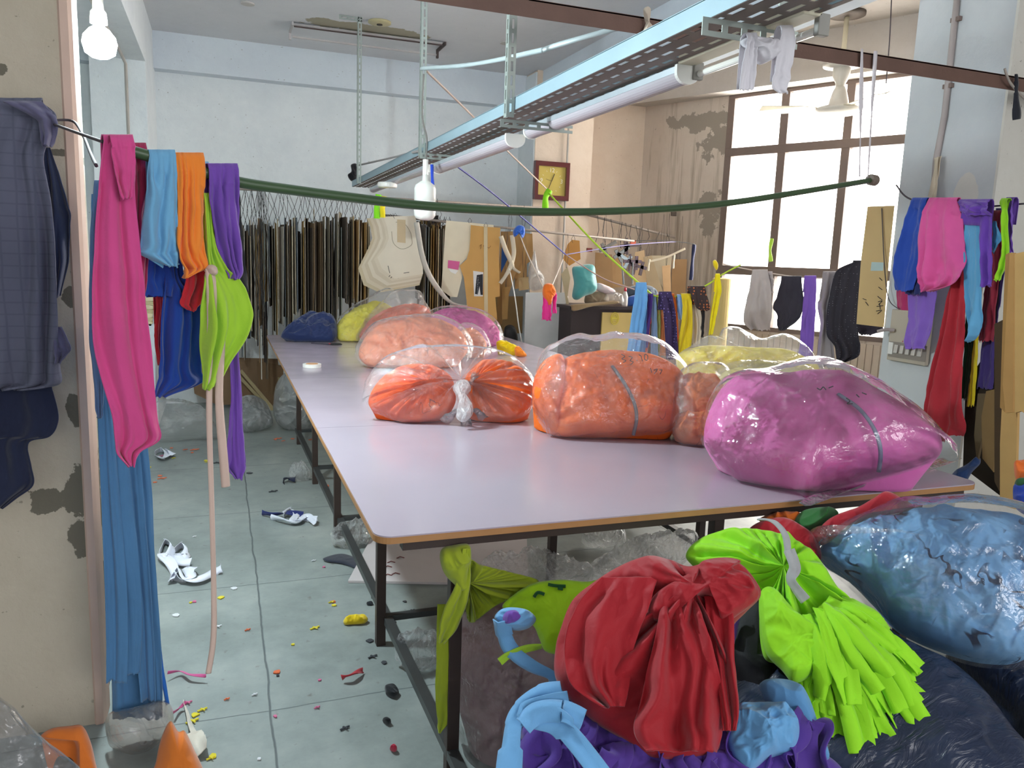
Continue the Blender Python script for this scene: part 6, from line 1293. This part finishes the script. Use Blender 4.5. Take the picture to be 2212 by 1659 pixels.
coil('white ribbon with red print near the orange cloth', [(396, 1515), (404, 1540), (412, 1570), (428, 1600), (438, 1620)], mat=cloth('#cfc8ba'), seed=13, w=[.012, .016, .02, .05, .06])
coil('magenta thread near the white printed ribbon', [(374, 1540), (388, 1530), (402, 1516)], mat=cloth('#b84a7c'), seed=14, w=.012)
fl('yellow_scrap', 'yellow cloth scrap by the foot rail with an orange end', 'scrap', [(742, 1340), (755, 1332), (785, 1328), (795, 1338), (785, 1348), (760, 1350), (745, 1350)], .025, '#e0c11a', 150, 50, .03, 18)
fl('dark_scrap', 'dark grey cloth square under the table rail', 'scrap', [(700, 1205), (740, 1196), (780, 1212), (782, 1232), (740, 1218), (705, 1212)], .006, '#2b2f3c', 151, 85, .005, 10)
fl('dark_scrap', 'black scrap on the floor beside the rail low down', 'scrap', [(832, 1482), (850, 1478), (862, 1495), (850, 1508), (834, 1498)], .02, '#1f2226', 152, 60)
fl('dark_scrap', 'small black square scrap by the second leg', 'scrap', [(802, 1282), (812, 1278), (814, 1292), (803, 1294)], .015, '#23262b', 153, 60)
fl('dark_scrap', 'small black crumple below the black square', 'scrap', [(792, 1302), (804, 1300), (806, 1308), (795, 1308)], .012, '#23262b', 154, 60)
fl('dark_scrap', 'black crumpled bit near the bottom of the aisle', 'scrap', [(826, 1556), (836, 1552), (845, 1560), (838, 1566)], .012, '#1c1d20', 155, 60)
fl('red_scrap', 'small red ball of cloth near the bottom of the aisle', 'scrap', [(842, 1618), (850, 1612), (858, 1618), (852, 1626)], .015, '#b8324a', 156, 60)
random.seed(21)
cols = {'orange': '#d8683a', 'yellow': '#d6c62a', 'pink': '#c9678c', 'white': '#d6d8dc', 'dark': '#2c3036'}
spots_ = [('orange', [(370, 968), (400, 972), (415, 978), (420, 972), (345, 1028), (350, 1034), (595, 950), (600, 948), (632, 948), (612, 953), (335, 1042), (700, 1047), (705, 1050), (675, 950), (598, 1452), (535, 1362), (720, 1300), (490, 1512), (650, 945), (720, 955)]),
          ('yellow', [(322, 1010), (375, 990), (445, 995), (450, 998), (412, 1302), (716, 1302), (722, 1308), (680, 1358), (633, 1393), (437, 1535), (420, 1545), (415, 1560), (460, 1635), (455, 1640), (478, 1291)]),
          ('pink', [(420, 1300), (405, 1520), (595, 1548), (685, 1530), (690, 1470), (352, 985), (700, 1225)]),
          ('white', [(395, 925), (420, 1160), (505, 1272), (550, 1502), (380, 1330), (678, 1212), (560, 1640), (470, 1355)]),
          ('dark', [(538, 1022), (590, 1062), (800, 1385), (805, 1420), (830, 1432), (470, 1000), (600, 1460), (745, 1575), (875, 1300), (890, 1320), (850, 1345)])]
for cn, L in spots_:
    mt = cloth(cols[cn])
    for i, (x, y) in enumerate(L):
        q = P(x, y, z=.002); r = random.uniform(.010, .026) * (1.3 if y < 1100 else .8); m = MB()
        if i % 2:
            m.bar(q + Vector((-r, -r * .3, .003)), q + Vector((r, r * .5, .004)), r * .35, .004)
            m.bar(q + Vector((-r * .3, r * .6, .004)), q + Vector((r * .5, -r * .6, .006)), r * .3, .004)
        else:
            pts = [q + Vector((r * math.cos(a) * random.uniform(.5, 1), r * math.sin(a) * random.uniform(.5, 1), 0)) for a in [2 * PI * k / 7 for k in range(7)]]
            m.prism(pts, (0, 0, .004))
        where = 'near the back wall' if y < 1070 else ('in the middle of the aisle' if y < 1350 else 'in the near part of the aisle')
        tag(m.make('floor_scrap', mt), 'tiny %s cloth scrap on the grey floor %s' % (cn, where), 'scrap', '%s scraps %s' % (cn, where))
# red brown smears of thread on the white board
for x, y in ((845, 1215), (855, 1240), (838, 1243), (865, 1205), (838, 1225)):
    q = P(x, y, z=.016); tag(MB().tube([q + Vector((-.02, 0, 0)), q + Vector((0, .008, .004)), q + Vector((.02, -.005, 0))], .003, 5).make('thread_scrap', cloth('#7a4a4a')), 'small rust red thread scrap on the white board under the table', 'scrap', 'thread scraps on the white board')
